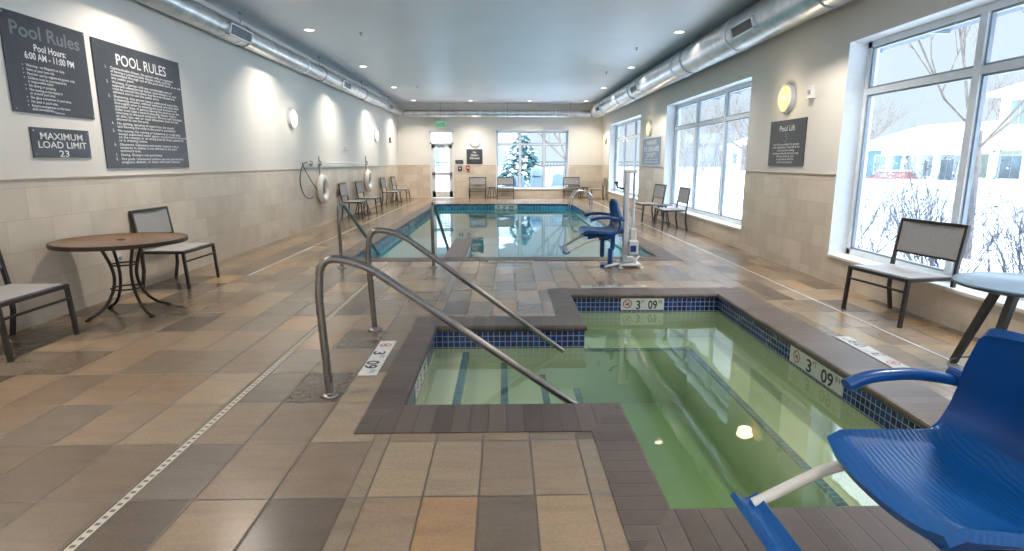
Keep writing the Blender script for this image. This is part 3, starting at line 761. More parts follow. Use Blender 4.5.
splay_table((-4.0, 16.55, 0), .25, .45, 'low side table between the first pair of chairs on the left wall', group=sg, leg=.013)
splay_table((-4.0, 21.8, 0), .25, .45, 'low side table between the last pair of chairs on the left wall', group=sg, leg=.013)
splay_table((-.50, 24.2, 0), .24, .47, 'low dark side table at the back wall left of the window chair', group=sg, leg=.013)
splay_table((3.35, 24.15, 0), .24, .47, 'low dark side table at the right end of the back wall', group=sg, leg=.013)

# ------------------------------------------------------------------ windows and door
def window(name, org, ax, W, H, z0, cols, transom, depth=.22):
    """org at the inner wall face; ax along the wall; recess goes to -normal. local x along, y up, z = towards room"""
    up = Vector((0, 0, 1)); T = TF((org[0], org[1], z0), ax, (0, 0, 1))
    fr = MB(); w = .075; d0, d1 = -depth - .06, -depth
    fr.box((0, 0, d0), (W, w, d1), 0, T); fr.box((0, H - w, d0), (W, H, d1), 0, T); fr.box((0, 0, d0), (w, H, d1), 0, T); fr.box((W - w, 0, d0), (W, H, d1), 0, T)
    o = struct(fr.build(name, M['alu']))
    for i in range(1, cols):
        x = W * i / cols
        MB().box((x - .045, w, d0), (x + .045, H - w, d1 + .012), 0, T).build('mullion', M['alu'], o)
    b = MB().box((w, transom - z0 - .035, d0), (W - w, transom - z0 + .035, d1 + .006), 0, T).build('transom_bar', M['alu'], o)
    sb = MB()      # slim dark inner gasket lines
    for i in range(cols):
        a = W * i / cols + (w if i == 0 else .045); c = W * (i + 1) / cols - (w if i == cols - 1 else .045)
        for ya, yb in ((w, transom - z0 - .035), (transom - z0 + .035, H - w)):
            for q in (((a, ya), (a + .022, yb)), ((c - .022, ya), (c, yb)), ((a, ya), (c, ya + .022)), ((a, yb - .022), (c, yb))):
                sb.box((q[0][0], q[0][1], d0 + .01), (q[1][0], q[1][1], d1 - .012), 0, T)
    sb.build('gasket', M['alu_dark'], o)
    for i in range(cols):
        a = W * i / cols + .03; c = W * (i + 1) / cols - .03
        for ya, yb in ((.03, transom - z0 - .02), (transom - z0 + .02, H - .03)):
            MB().box((a, ya, -depth - .034), (c, yb, -depth - .026), 0, T).build('pane', M['glass'], o)
    rv = MB(); t = .006; dd = -WT
    rv.box((0, 0, dd), (t, H, t), 0, T); rv.box((W - t, 0, dd), (W, H, t), 0, T); rv.box((0, H - t, dd), (W, H, t), 0, T)
    rv.build('reveal', M['reveal'], o)
    MB().cbox((-.01, -.03, -depth - .02), (W + .01, .006, .022), .006, 0, T).build('sill', M['marker'], o)
    return o
for i, (a, b_) in enumerate(W_R):
    window('window_%d' % (i + 1), (RW, b_, 0), (0, -1, 0), b_ - a, WZ1 - WZ0, WZ0, 3, 2.31)
x0, x1, z0, z1 = BWIN
window('window_4', (x0, BW, 0), (1, 0, 0), x1 - x0, z1 - z0, z0, 3, 2.20)

window('window_5', (ADDED_WIN[1], FW, 0), (-1, 0, 0), ADDED_WIN[1] - ADDED_WIN[0], ADDED_WIN[3] - ADDED_WIN[2], ADDED_WIN[2], 4, 2.31)  # invented window out of view, added to let extra daylight into the room
dr = MB(); a, c = BDOOR[0], BDOOR[1]
dr.box((a, BW - .02, 0), (a + .07, BW + .12, 2.73)); dr.box((c - .07, BW - .02, 0), (c, BW + .12, 2.73)); dr.box((a, BW - .02, 2.66), (c, BW + .12, 2.73)); dr.box((a, BW - .02, 2.20), (c, BW + .12, 2.26))
door = struct(dr.build('door_1', M['door']))
lf = MB(); A, C_ = a + .07, c - .07; yA, yB = BW + .03, BW + .075
lf.box((A, yA, .01), (A + .13, yB, 2.2)); lf.box((C_ - .13, yA, .01), (C_, yB, 2.2)); lf.box((A, yA, 2.05), (C_, yB, 2.2)); lf.box((A, yA, .01), (C_, yB, .28)); lf.box((A, yA, .93), (C_, yB, 1.06))
leaf = lf.build('door_leaf', M['door'], door)
MB().box((A + .12, BW + .05, .27), (C_ - .12, BW + .056, .94)).build('pane', M['glass'], leaf)
MB().box((A + .12, BW + .05, 1.05), (C_ - .12, BW + .056, 2.06)).build('pane', M['glass'], leaf)
MB().box((A, BW + .05, 2.25), (C_, BW + .056, 2.67)).build('transom_pane', M['glass'], door)
p = MB(); p.tube([(A + .04, BW - .03, 1.0), (C_ - .04, BW - .03, 1.0)], .016, 10); p.cbox((A + .01, BW - .05, .95), (A + .07, BW + .04, 1.06), .01); p.cbox((C_ - .08, BW - .06, .93), (C_ - .01, BW + .04, 1.08), .01); p.build('push_bar', M['steel'], leaf)
p = MB(); p.cbox((A + .25, BW - .06, 2.06), (A + .55, BW + .03, 2.13), .01); p.tube([(A + .5, BW - .04, 2.14), (A + .2, BW - .06, 2.2)], .01, 6); p.build('door_closer', M['alu_dark'], leaf)

# ------------------------------------------------------------------ ceiling ducts
def duct(name, p0, p1, r, label, hang_y=(), vents=(), axis='y', vside=0.):
    o = empty(name); tag(o, label, 'air duct')
    b = MB(); n = 40
    P0, P1 = Vector(p0), Vector(p1); Ld = (P1 - P0).length; k = max(2, int(Ld / 1.2))
    b.tube([P0.lerp(P1, i / k) for i in range(k + 1)], r, n); b.build('duct_pipe', M['duct'], o)
    for t in [i / (Ld / 3.05) for i in range(1, int(Ld / 3.05) + 1)]:
        if t < 1:
            c = P0.lerp(P1, t); d = (P1 - P0).normalized()
            MB().tube([c - d * .03, c - d * .028, c + d * .028, c + d * .03], [r, r + .012, r + .012, r], n).build('joint_collar', M['alu'], o)
    for hy in hang_y:
        c = (p0[0], hy, p0[2]) if axis == 'y' else (hy, p0[1], p0[2])
        h = MB()
        pl = []
        for j in range(24):
            a = 2 * PI * j / 24
            pl.append((c[0] + (r + .008) * math.cos(a), c[1], c[2] + (r + .008) * math.sin(a)) if axis == 'y' else (c[0], c[1] + (r + .008) * math.cos(a), c[2] + (r + .008) * math.sin(a)))
        h.loop_tube(pl, .009, 6); h.tube([(c[0], c[1], c[2] + r), (c[0], c[1], CH)], .008, 6); h.lathe([(.03, -.02), (.03, 0)], (c[0], c[1], CH), 12)
        h.build('hanger', M['alu_dark'], o)
    for vy, side, w in vents:
        # grille facing sideways and down
        ang = side; nx, nz = math.cos(ang), math.sin(ang)
        T = TF((p0[0] + nx * (r + .004), vy, p0[2] + nz * (r + .004)), (0, 1, 0), (nz, 0, -nx) if nx < 0 else (-nz, 0, nx))
        v = MB(); hh = .085
        for q in (((-w / 2, -hh), (w / 2, -hh + .018)), ((-w / 2, hh - .018), (w / 2, hh)), ((-w / 2, -hh), (-w / 2 + .02, hh)), ((w / 2 - .02, -hh), (w / 2, hh))):
            v.box((q[0][0], q[0][1], -.03), (q[1][0], q[1][1], .03), 0, T)
        g_ = v.build('vent_grille', M['alu'], o)
        s_ = MB(); s_.box((-w / 2 + .02, -hh + .018, -.006), (w / 2 - .02, hh - .018, 0.004), 0, T); s_.build('grille_backing', M['black'], g_)
        f_ = MB()
        m_ = int(w / .045)
        for q in range(1, m_): f_.box((-w / 2 + w * q / m_ - .006, -hh + .018, .004), (-w / 2 + w * q / m_ + .006, hh - .018, .022), 0, T)
        f_.build('louvre', M['alu_dark'], g_)
    return o
duct('air_duct', (-4.17, FW + .05, 3.46), (-4.17, 24.15, 3.46), .155, 'slim round spiral metal duct hung along the top of the left wall', hang_y=(1.8, 5.8, 9.9, 13.9, 17.9, 21.9), vents=((9.5, -.25, .75), (15.6, -.25, .75), (3.4, -.25, .75), (21.5, -.25, .75)))
duct('air_duct', (3.76, FW + .05, 3.50), (3.76, 24.15, 3.50), .27, 'large round spiral metal duct hung along the top of the window wall', hang_y=(2.5, 7.0, 12.0, 17.0, 22.0), vents=((8.95, PI + .30, .8), (16.1, PI + .30, .8), (2.6, PI + .3, .8), (22.2, PI + .3, .8)))
duct('air_duct', (-4.0, 24.25, 3.40), (3.5, 24.25, 3.40), .14, 'round metal duct crossing along the top of the back wall', hang_y=(-2.55, .15, 2.7), axis='x')

# ------------------------------------------------------------------ lights
def downlight(x, y, label, on=True, power=60):
    o = empty('ceiling_light', (x, y, CH)); tag(o, label, 'ceiling light', 'recessed ceiling lights')
    MB().lathe([(.085, 0), (.105, -.002), (.105, -.008), (.085, -.010), (.08, -.002)], n=28).build('trim_ring', M['reveal'], o)
    MB().lathe([(0, -.003), (.08, -.003), (.08, -.006), (0, -.006)], n=24).build('lens', M['lamp'], o)
    ld = bpy.data.lights.new('downlight_lamp', 'AREA'); ld.shape = 'DISK'; ld.size = .16; ld.energy = power; ld.color = (1., .90, .78)
    ld.spread = math.radians(118)
    lo = bpy.data.objects.new('downlight_lamp', ld); COL.objects.link(lo); lo.parent = o; lo.location = (0, 0, -.02)
    return o
LP = 38
ys = [-1.2, 2.9, 7.0, 11.1, 15.15, 19.25, 23.3]
nm = ['first behind the picture edge', 'second', 'third', 'nearest seen', 'second seen', 'third seen', 'last']
for i, y in enumerate(ys):
    downlight(-3.47, y, 'recessed ceiling light beside the left duct, %s from here' % nm[i], power=LP)
    downlight(3.19, y, 'recessed ceiling light beside the large right duct, %s from here' % nm[i], power=LP)
for x, n in ((-1.28, 'left'), (1.0, 'right')): downlight(x, 23.3, 'recessed ceiling light of the last row by the back wall, %s middle one' % n, power=LP)
for x in (-1.28, 1.0): downlight(x, -1.2, 'recessed ceiling light in the row above and behind the camera at %s' % ('left' if x < 0 else 'right'), power=LP)

def sconce(org, ax, label, lit='sconce', power=6):
    T = TF(org, ax, (0, 0, 1))       # local z out of the wall
    o = empty('wall_sconce'); tag(o, label, 'wall light', 'round wall lights')
    MB().lathe([(.20, .0), (.20, .055), (.19, .072), (.172, .075), (.17, .05)], n=36, T=T).build('housing', M['offwhite'], o)
    ld = bpy.data.lights.new('wall_lamp', 'POINT'); ld.shadow_soft_size = .12; ld.energy = power * .8; ld.color = (1., .90, .75) if lit == 'sconce_white' else (1., .82, .55)
    lo = bpy.data.objects.new('wall_lamp', ld); COL.objects.link(lo); lo.parent = o; lo.location = T @ Vector((0, 0, .26))
    MB().lathe([(.172, .05), (.168, .075), (.13, .098), (.07, .11), (0, .114)], n=36, T=T).build('diffuser', M[lit], o)
    return o
for y, t in ((4.4, 'nearest one, outside the picture'), (12.42, 'nearer one in the picture'), (20.37, 'farther one in the picture')): sconce((LW, y, 2.36), (0, 1, 0), 'round white wall light high on the left wall, ' + t, 'sconce_white')
for y, t in ((8.58, 'beside the nearest window above the pool lift notice'), (16.61, 'between the middle and far windows'), (23.75, 'in the far right corner')): sconce((RW, y, 2.39), (0, -1, 0), 'round warm glowing wall light ' + t)
sconce((-1.19, BW, 2.31), (1, 0, 0), 'round glowing wall light on the back wall above the dark square notice', 'sconce_white')

# ------------------------------------------------------------------ signs
def sign(name, T, W, H, panel, items, label, cat='sign', icon=None, frame=None):
    """items: (text, x from left, y from top, cap height-ish, align, bold, width, material index)"""
    o = empty(name); tag(o, label, cat)
    MB().cbox((0, -H, 0), (W, 0, .014), .003, 0, T).build('panel', M[panel], o)
    if frame:
        f = MB()
        for q in (((0 - .03, -H - .03), (W + .03, -H)), ((-.03, 0), (W + .03, .03)), ((-.03, -H), (0, 0)), ((W, -H), (W + .03, 0))): f.box((q[0][0], q[0][1], 0), (q[1][0], q[1][1], .02), 0, T)
        f.build('frame', M[frame], o)
    mb = MB(); used = set()
    for t, x, y, s, al, bo, w, mi in items: add_text(mb, t, x, -y, s, T, al, bo, w, mi=mi, rise=.0165)
    if icon: icon(mb, T)
    mb.build('lettering', [M['white'], M['grey_letter']], o)
    s_ = MB()
    for x in (.03, W - .03):
        for y in (-.03, -H + .03): s_.lathe([(.008, .014), (.008, .019), (0, .020)], (0, 0, 0), 10, 0, T @ Matrix.Translation((x, y, 0)))
    s_.build('screws', M['steel_bright'], o)
    return o
TL = lambda y, z: TF((LW, y, z), (0, 1, 0), (0, 0, 1))
it = [('Pool Rules', .52, .06, .175, 'CENTER', .016, .86, 1), ('Pool Hours:', .54, .235, .088, 'CENTER', .015, .40, 0), ('6:00 AM - 11:00 PM', .53, .315, .088, 'CENTER', .015, .62, 0)]
yy = .43
for t, n in (('Warning - no lifeguard on duty.', 1), ('Swim at your own risk.', 1), ('Pool for use by registered guests only.', 1), ('Children must be accompanied by\na responsible adult.', 2), ('No diving or jumping.', 1), ('No running or horseplay in\nor around pool area.', 2), ('No glass containers in pool area.', 1), ('No pets in pool area.', 1), ('Report emergencies to the front\ndesk immediately.', 2)):
    for q, ln in enumerate(t.split('\n')):
        if q == 0: it.append(('\u2022', .17, yy, .038, 'LEFT', .01, None, 0))
        it.append((ln, .215, yy, .034, 'LEFT', .006, .0155 * len(ln), 0)); yy += .031
    yy += .006
it.append(('Thank you.', .55, .835, .030, 'CENTER', .005, None, 0))
sign('wall_sign', TL(5.46, 2.815), 1.05, .875, 'sign', it, 'large dark notice with pool hours and grey raised heading, upper left corner of the picture')
it = [('POOL RULES', .86, .09, .17, 'CENTER', .006, .98, 0)]
rules = ['Communicable disease. No person with or suspected\nof having a communicable disease which could be\ntransmitted through use of the pool shall work at or use\nany public pool.',
 'Warning. A person with any considerable area of\nexposed subepidermal tissue, open blisters, or cuts\nmust be warned that these may become infected and\nadvised not to use the public pool.',
 'Showering. Any person using a public pool must take\na cleansing shower, without swimsuit, and shall wash\nthoroughly prior to entering the pool enclosure or\nspectator area. A person leaving the pool to use the\ntoilet must take a second cleansing shower before\nreturning to the pool enclosure. Persons with bandages\nor skin, eye, ear or nasal infections shall not be\nallowed to use the pool.',
 'No spitting, spouting of water from the mouth,\nand blowing the nose in the pool is prohibited.',
 'No running. No running or boisterous or rough play,\nexcept supervised water sports, is permitted in the pool,\non the runways or on diving boards, floats, platforms,\nor in dressing rooms.',
 'Glassware. Glassware and similar material with a\ntendency to shatter is not allowed in the pool\nenclosure area.',
 'Diving. Diving is not permitted.',
 'Hot pools. Unattended children are not permitted in\npregnant, diabetic, or those with heart disease.']
yy = .255
for k, t in enumerate(rules):
    for q, ln in enumerate(t.split('\n')):
        if q == 0: it.append(('%d.' % (k + 1), .16, yy, .045, 'LEFT', .008, None, 0))
        it.append((ln, .25, yy, .040, 'LEFT', .008, .0252 * len(ln), 0)); yy += .0355
    yy += .0105
sign('wall_sign', TL(6.61, 2.80), 1.69, 1.375, 'sign', it, 'largest dark POOL RULES notice with eight numbered paragraphs on the left wall')
sign('wall_sign', TL(5.61, 1.815), .77, .277, 'sign', [('MAXIMUM', .385, .035, .09, 'CENTER', .012, .56, 0), ('LOAD LIMIT', .385, .115, .09, 'CENTER', .012, .64, 0), ('23', .385, .20, .085, 'CENTER', .012, .13, 0)], 'small dark notice reading MAXIMUM LOAD LIMIT 23 on the left wall')
TR = lambda y, z: TF((RW, y, z), (0, -1, 0), (0, 0, 1))
def icon(mb, T):
    c = (.52, -.22)
    ring2d(mb, c[0] - .01, c[1] - .045, .040, .049, T, 1, rise=.0165, a0=-PI * .9, a1=PI * .3)
    mb.add([(v[0], v[1], .0165) for v in [(c[0] - .012, c[1] + .055), (c[0] + .012, c[1] + .055), (c[0] + .012, c[1] + .078), (c[0] - .012, c[1] + .078)]], [(0, 1, 2, 3)], 1, False, T)
    for q in ((-.005, .05, -.005, -.02), (-.005, .02, .035, .02), (-.005, -.02, .035, -.02), (.035, -.02, .05, -.075)): bar2d(mb, c[0] + q[0], c[1] + q[1], c[0] + q[2], c[1] + q[3], .011, T, 1, rise=.017)
it = [('Pool Lift', .54, .065, .115, 'CENTER', .003, .46, 0)]
for k, t in enumerate(('Pool lift is available for guests', 'with disabilities. Pool lift is for', 'use by persons needing', 'assistance entering the pool only.', 'Lift seat must be used', 'in accordance with the', 'posted instructions.')): it.append((t, .54, .325 + k * .042, .043, 'CENTER', .008, .0235 * len(t), 0))
sign('wall_sign', TR(9.06, 2.09), 1.075, .655, 'sign', it, 'dark Pool Lift notice below the round warm light on the window wall', icon=icon)
sign('wall_sign', TR(17.40, 2.14), 2.05, .73, 'sign_blue', [('WARNING', 1.02, .05, .17, 'CENTER', .01, 1.1, 0), ('NO LIFEGUARD', 1.02, .21, .19, 'CENTER', .01, 1.65, 0), ('ON DUTY', 1.02, .385, .17, 'CENTER', .01, 1.05, 0), ('Children under 14 must be', 1.02, .545, .07, 'CENTER', .01, 1.4, 0), ('accompanied by an adult', 1.02, .62, .07, 'CENTER', .01, 1.55, 0)], 'blue-grey warning notice in a pale frame between the middle and far windows', frame='offwhite')
TB = lambda x, z: TF((x, BW, z), (1, 0, 0), (0, 0, 1))
sign('wall_sign', TB(-1.55, 2.0), .66, .61, 'sign', [('No', .33, .08, .10, 'CENTER', .02, .14, 0), ('Diving', .33, .18, .13, 'CENTER', .02, .30, 0), ('Allowed', .33, .30, .13, 'CENTER', .02, .42, 0), ('Pool Rules', .33, .46, .05, 'CENTER', .01, .22, 1)], 'dark square notice on the back wall below the round light')
sign('wall_sign', TB(-2.02, 1.56), .33, .16, 'sign', [('NO EXIT', .165, .05, .07, 'CENTER', .01, .2, 1)], 'small dark plaque on the back wall beside the door')
sign('wall_sign', TL(16.2, 1.93), .55, .17, 'marker', [('Safety', .27, .03, .06, 'CENTER', .01, .3, 1), ('Equipment', .27, .09, .06, 'CENTER', .01, .4, 1)], 'tiny white label above the life ring pole on the left wall')
# exit sign
ex = tag(empty('exit_sign', (-2.58, BW - .12, 3.0)), 'lit green EXIT sign above the back door', 'exit sign')
MB().cbox((-.22, -.03, -.14), (.22, .03, .14), .01).build('housing', M['exit'], ex)
MB().cbox((-.05, .03, -.03), (.05, .12, .03), .01).build('bracket', M['offwhite'], ex)
mb = MB(); add_text(mb, 'EXIT', 0, .075, .21, TF((0, -.0315, 0), (1, 0, 0), (0, 0, 1)), 'CENTER', .03, .34, rise=.0); mb.build('lettering', M['exit_green'], ex)
# small wall devices
def device(T, w, h, d, mat, name, label, cat, knob=None):
    o = empty(name); tag(o, label, cat)
    MB().cbox((-w / 2, -h / 2, 0), (w / 2, h / 2, d), .008, 0, T).build('housing', M[mat], o)
    MB().lathe([(min(w, h) * .25, d), (min(w, h) * .25, d + .015), (0, d + .018)], n=16, T=T).build('lens' if not knob else knob, M['marker' if mat != 'offwhite' else 'alu_dark'], o)
    return o
device(TB(-1.83, 1.22), .16, .16, .05, 'black', 'card_reader', 'small dark box on the back wall just right of the door', 'wall device')
device(TB(-1.50, 1.24), .13, .19, .06, 'red_mark', 'fire_alarm_pull', 'small red fire alarm pull on the back wall', 'fire alarm', 'handle')
device(TR(7.90, 2.40), .11, .17, .06, 'offwhite', 'wall_strobe', 'small white alarm strobe right of the warm light near the window', 'alarm strobe')
device(TL(22.9, 2.30), .16, .2, .06, 'wood_dark', 'wall_sensor', 'small brown sensor high on the left wall near the corner', 'wall device')
device(TL(6.62, .42), .08, .12, .008, 'offwhite', 'wall_outlet', 'white wall outlet behind the round table', 'outlet', 'socket')
# sprinklers
for x, y, t in ((-2.6, 11.3, 'left of the ceiling centre, nearer'), (2.75, 12.6, 'near the right duct, nearer'), (-2.7, 19.0, 'left of the ceiling centre, farther'), (2.7, 15.9, 'near the right duct, farther')):
    o = tag(empty('sprinkler', (x, y, CH)), 'small dark ceiling sprinkler ' + t, 'sprinkler', 'ceiling sprinklers')
    MB().lathe([(.035, 0), (.035, -.008), (.012, -.012), (.012, -.04), (.028, -.045), (.028, -.05), (0, -.05)], n=12).build('head', M['alu_dark'], o)

# ------------------------------------------------------------------ life rings and rescue pole
def life_ring(y, z, r, label):
    o = empty('life_ring', (LW + .075, y, z)); o.rotation_euler = (0, 0, 0); tag(o, label, 'life ring', 'life rings')
    b = MB(); n = 40; pts = []
    rm, rt = r * .76, r * .24
    vs = []; fs = []
    for i in range(n):
        a = 2 * PI * i / n
        for k in range(14):
            t = 2 * PI * k / 14; rr = rm + rt * math.cos(t); vs.append((rt * .85 * math.sin(t), rr * math.cos(a), rr * math.sin(a)))
    for i in range(n):
        for k in range(14): fs.append((i * 14 + k, i * 14 + (k + 1) % 14, ((i + 1) % n) * 14 + (k + 1) % 14, ((i + 1) % n) * 14 + k))
    b.add(vs, fs, 0, True); b.build('ring', M['ring'], o)
    h = MB(); h.loop_tube([(.0, (r + .015 + .018 * math.cos(4 * 2 * PI * i / 40)) * math.cos(2 * PI * i / 40), (r + .015 + .018 * math.cos(4 * 2 * PI * i / 40)) * math.sin(2 * PI * i / 40)) for i in range(40)], .007, 6); h.build('grab_rope', M['marker'], o)
    k = MB(); k.tube([(-.055, 0, r * .55 + .1), (-.055, 0, r + .42)], .012, 8); k.tube([(-.055, 0, r * .5), (.0, 0, r * .5), (.03, 0, r * .62)], .012, 8); k.build('hook', M['steel'], o)
    return o
life_ring(14.05, .86, .345, 'white life ring on the left wall, nearer one, under the rescue pole')
life_ring(18.75, .90, .345, 'white life ring on the left wall, farther one, above the chairs')
po = tag(empty('rescue_pole', (LW + .05, 0, 1.455)), 'long thin white rescue pole mounted level on the left wall above the life rings', 'rescue pole')
MB().tube([(0, 13.1, .02), (0, 20.3, -.02)], .016, 8).build('pole', M['offwhite'], po)
b = MB()
for y in (13.4, 14.05, 18.75): b.cbox((-.045, y - .02, -.06), (.02, y + .02, .06), .006)
b.build('brackets', M['steel'], po)
hk = []
for i in range(20):
    a = PI / 2 + PI * 1.15 * i / 19
    hk.append((0, 13.1 + .52 * math.cos(a) + 0.0, .02 - .33 + .35 * math.sin(a) * 1.0 - .12 * i / 19))
MB().tube(hk, .011, 8).build('shepherd_hook', M['rope'], po)
rp = [(.02, 13.1 + .75 * (i / 14) , .0 - .62 * math.sin(PI * .5 * i / 14) ) for i in range(15)]
MB().tube([(.01, 12.75 + .9 * t, .02 - .62 * t ** .8) for t in [i / 14 for i in range(15)]], .009, 6).build('rope', M['rope'], po)

# ------------------------------------------------------------------ outside
def ground(name, x0, x1, y0, y1, nx, ny, fl=0.):
    mb = MB(); rr = random.Random(3)
    hz = lambda x, y: -.12 + .07 * math.sin(x * .7 + y * .35) + .06 * math.sin(x * .23 - y * .51 + 1.) + rr.uniform(-.03, .03) + (.85 * math.exp(-((x - 17.5) / 1.8) ** 2) if name == 'ground_right' else 0.)
    vs = [(x0 + (x1 - x0) * i / nx, y0 + (y1 - y0) * j / ny, hz(x0 + (x1 - x0) * i / nx, y0 + (y1 - y0) * j / ny)) for i in range(nx + 1) for j in range(ny + 1)]
    fs = [(i * (ny + 1) + j, (i + 1) * (ny + 1) + j, (i + 1) * (ny + 1) + j + 1, i * (ny + 1) + j + 1) for i in range(nx) for j in range(ny)]
    mb.add(vs, fs, 0, True); o = mb.build(name, M['snow'], fix=False)
    return tag(o, None, None, None, 'structure')
ground('ground_right', RW + WT + .01, 124, -20, 160, 120, 100)
ground('ground_front', -60, RW + WT + .01, -60, FW - WT - .02, 30, 30)
ground('ground_back', -60, RW + WT + .01, BW + WT + .02, 160, 50, 90)

def branch(mb, p, d, ln, r, depth, rr, spread=.5, nseg=3, sides=4, up=.1, kids_=3):
    pts = [p]; rs = [r]; q = p
    for i in range(nseg):
        d = (d + Vector((rr.uniform(-1, 1), rr.uniform(-1, 1), rr.uniform(-.6, 1) * 1.0 + up)) * .18).normalized()
        q = q + d * ln / nseg; pts.append(q); rs.append(r * (1 - .45 * (i + 1) / nseg))
    mb.tube(pts, rs, sides if depth < 2 else 3, cap=False)
    if depth > 0:
        for k in range(kids_):
            t = rr.uniform(.35, 1.); i = min(nseg - 1, int(t * nseg)); s = pts[i].lerp(pts[i + 1], t * nseg - i)
            dd = (d + Vector((rr.uniform(-1, 1), rr.uniform(-1, 1), rr.uniform(-.5, 1))) * spread * 1.4).normalized()
            branch(mb, s, dd, ln * rr.uniform(.55, .8), rs[i + 1] * .7, depth - 1, rr, spread, nseg, sides, up, kids_)
def bare_tree(x, y, h, seed, label, group='bare winter trees outside', depth=5, kids_=3, r=None):
    rr = random.Random(seed); o = empty('bare_tree', (x, y, -.15)); tag(o, label, 'tree', group)
    tr = MB(); r = r or h * .022; tp = Vector((rr.uniform(-.2, .2), rr.uniform(-.2, .2), h * .3))
    tr.tube([(0, 0, 0), tuple(tp * .5), tuple(tp)], [r * 1.3, r * 1.1, r], 8); tr.build('trunk', M['bark'], o)
    cr = MB()
    for k in range(5):
        a = 2 * PI * k / 5 + rr.uniform(-.4, .4); d = Vector((math.cos(a) * .8, math.sin(a) * .8, rr.uniform(.5, 1.2))).normalized()
        branch(cr, tp - Vector((0, 0, rr.uniform(0, h * .05))), d, h * .34, r * .6, depth - 1, rr, .5, 3, 4, .15, kids_)
    cr.build('branches', M['bark'], o)
    return o
def evergreen(x, y, h, w, seed, label):
    rr = random.Random(seed); o = empty('evergreen_tree', (x, y, -.15)); tag(o, label, 'tree')
    MB().tube([(0, 0, 0), (0, 0, h * .9)], [.12, .03], 8).build('trunk', M['bark'], o)
    f = MB(); s = MB(); n = 1700
    for k in range(n):
        t = rr.random() ** .75; z = h * (.06 + .94 * t); rad = w / 2 * (1 - t) ** .75 * rr.uniform(.55, 1.05) + .05; a = rr.uniform(0, 2 * PI)
        c = Vector((rad * math.cos(a), rad * math.sin(a), z)); d = Vector((math.cos(a), math.sin(a), rr.uniform(-.25, .25))).normalized()
        sz = rr.uniform(.16, .32); sd = d.cross(Vector((0, 0, 1))).normalized(); tgt = s if rr.random() < .3 else f
        tgt.add([c - d * sz * .9, c + sd * sz * .5, c + d * sz + Vector((0, 0, -.06)), c - sd * sz * .5, c + Vector((0, 0, .09))], [(0, 1, 4), (1, 2, 4), (2, 3, 4), (3, 0, 4), (0, 3, 2, 1)])
    f.build('foliage', M['needle'], o); s.build('snow_clumps', M['snow'], o)
    return o
evergreen(1.02, 34., 3.15, 2.7, 5, 'snowy dark green evergreen tree standing outside the back window')
def shrub(x, y, h, w, seed, label, n=19, depth=3):
    rr = random.Random(seed); o = empty('shrub', (x, y, -.15)); tag(o, label, 'shrub', 'leafless shrubs outside the windows')
    b = MB(); sn = MB()
    for k in range(n):
        a = rr.uniform(0, 2 * PI); d = Vector((math.cos(a) * w * .5, math.sin(a) * w * .5, h * rr.uniform(.55, 1.))).normalized()
        branch(b, Vector((rr.uniform(-.15, .15) * w, rr.uniform(-.15, .15) * w, 0)), d, h * rr.uniform(.5, .8), .009, depth, rr, .5, 3, 3, .15, 3)
    # dried flower heads at the tips, and snow on them
    for k in range(int(n * 1.3)):
        a = rr.uniform(0, 2 * PI); q = rr.random() ** .6; c = Vector((q * w * .6 * math.cos(a), q * w * .6 * math.sin(a), h * rr.uniform(.55, 1.15)))
        s = rr.uniform(.010, .024); mb = sn if rr.random() < .35 else b
        for j in range(3):
            e = Vector((rr.uniform(-1, 1), rr.uniform(-1, 1), rr.uniform(-.4, .4))) * s * 1.4
            mb.add([c + e + Vector(v) * s for v in ((1, 0, 0), (0, 1, 0), (-1, 0, 0), (0, -1, 0), (0, 0, .6), (0, 0, -.6))], [(0, 1, 4), (1, 2, 4), (2, 3, 4), (3, 0, 4), (1, 0, 5), (2, 1, 5), (3, 2, 5), (0, 3, 5)])
    b.build('twigs', M['twig'], o); sn.build('snow_caps', M['snow'], o)
SH = [(5.9, 7.9, 1.55, 1.6), (6.3, 6.5, 1.4, 1.5), (5.5, 6.9, 1.2, 1.3), (6.0, 5.2, 1.45, 1.5), (6.9, 9.4, 1.6, 1.7), (5.4, 5.7, 1.1, 1.2), (6.1, 4.1, 1.3, 1.4), (7.6, 7.6, 1.5, 1.6)]
SH += [(6.1, 9.5, 1.35, 1.3), (6.5, 10.3, 1.4, 1.5), (8.2, 11.6, 1.5, 1.6)]
SL = ['just outside the near window, beside its far jamb', 'outside the near window, middle of its first pane', 'close to the glass of the near window, first pane', 'outside the second pane of the near window', 'set back from the near window, behind the others', 'close to the glass behind the grey chair', 'outside the near window beyond the dark round table', 'set back in the snow outside the near window', 'nearest the far jamb of the near window, low and thin', 'behind the low thin one by the far jamb of the near window', 'farthest back of those seen through the first pane']
for i, ((x, y, h, w), l) in enumerate(zip(SH, SL)): shrub(x, y, h, w, 20 + i, 'leafless twiggy shrub ' + l)
for i, (x, y, h, w, l) in enumerate(((6.2, 13., 2.2, 1.8, 'nearest pane'), (6.6, 15.2, 2.3, 1.8, 'middle pane'), (6.4, 17.6, 2.2, 1.8, 'farthest pane'), (7.6, 20.5, 2.4, 1.8, 'farthest pane, set back'), (8.6, 17.4, 2.5, 2., 'middle pane, set back'))):
    shrub(x, y, h, w, 40 + i, 'tall leafless shrub outside the middle window, seen through its ' + l, n=12)
TR_ = [(38, 62, 11, 'largest bare tree, seen above the roofs through the near window'), (33, 55, 8, 'smaller bare tree left of the largest one, above the blue house'), (44, 52, 11, 'bare tree behind the yellow house'),
 (18, 44, 9, 'bare tree seen through the nearest pane of the middle window'), (21, 62, 10, 'bare tree seen through the middle pane of the middle window'), (17, 55, 8, 'bare tree seen through the farthest pane of the middle window')]
for i, (x, y, h, l) in enumerate(TR_): bare_tree(x, y, h, 60 + i, l, depth=5 if i < 3 else 4, kids_=3)
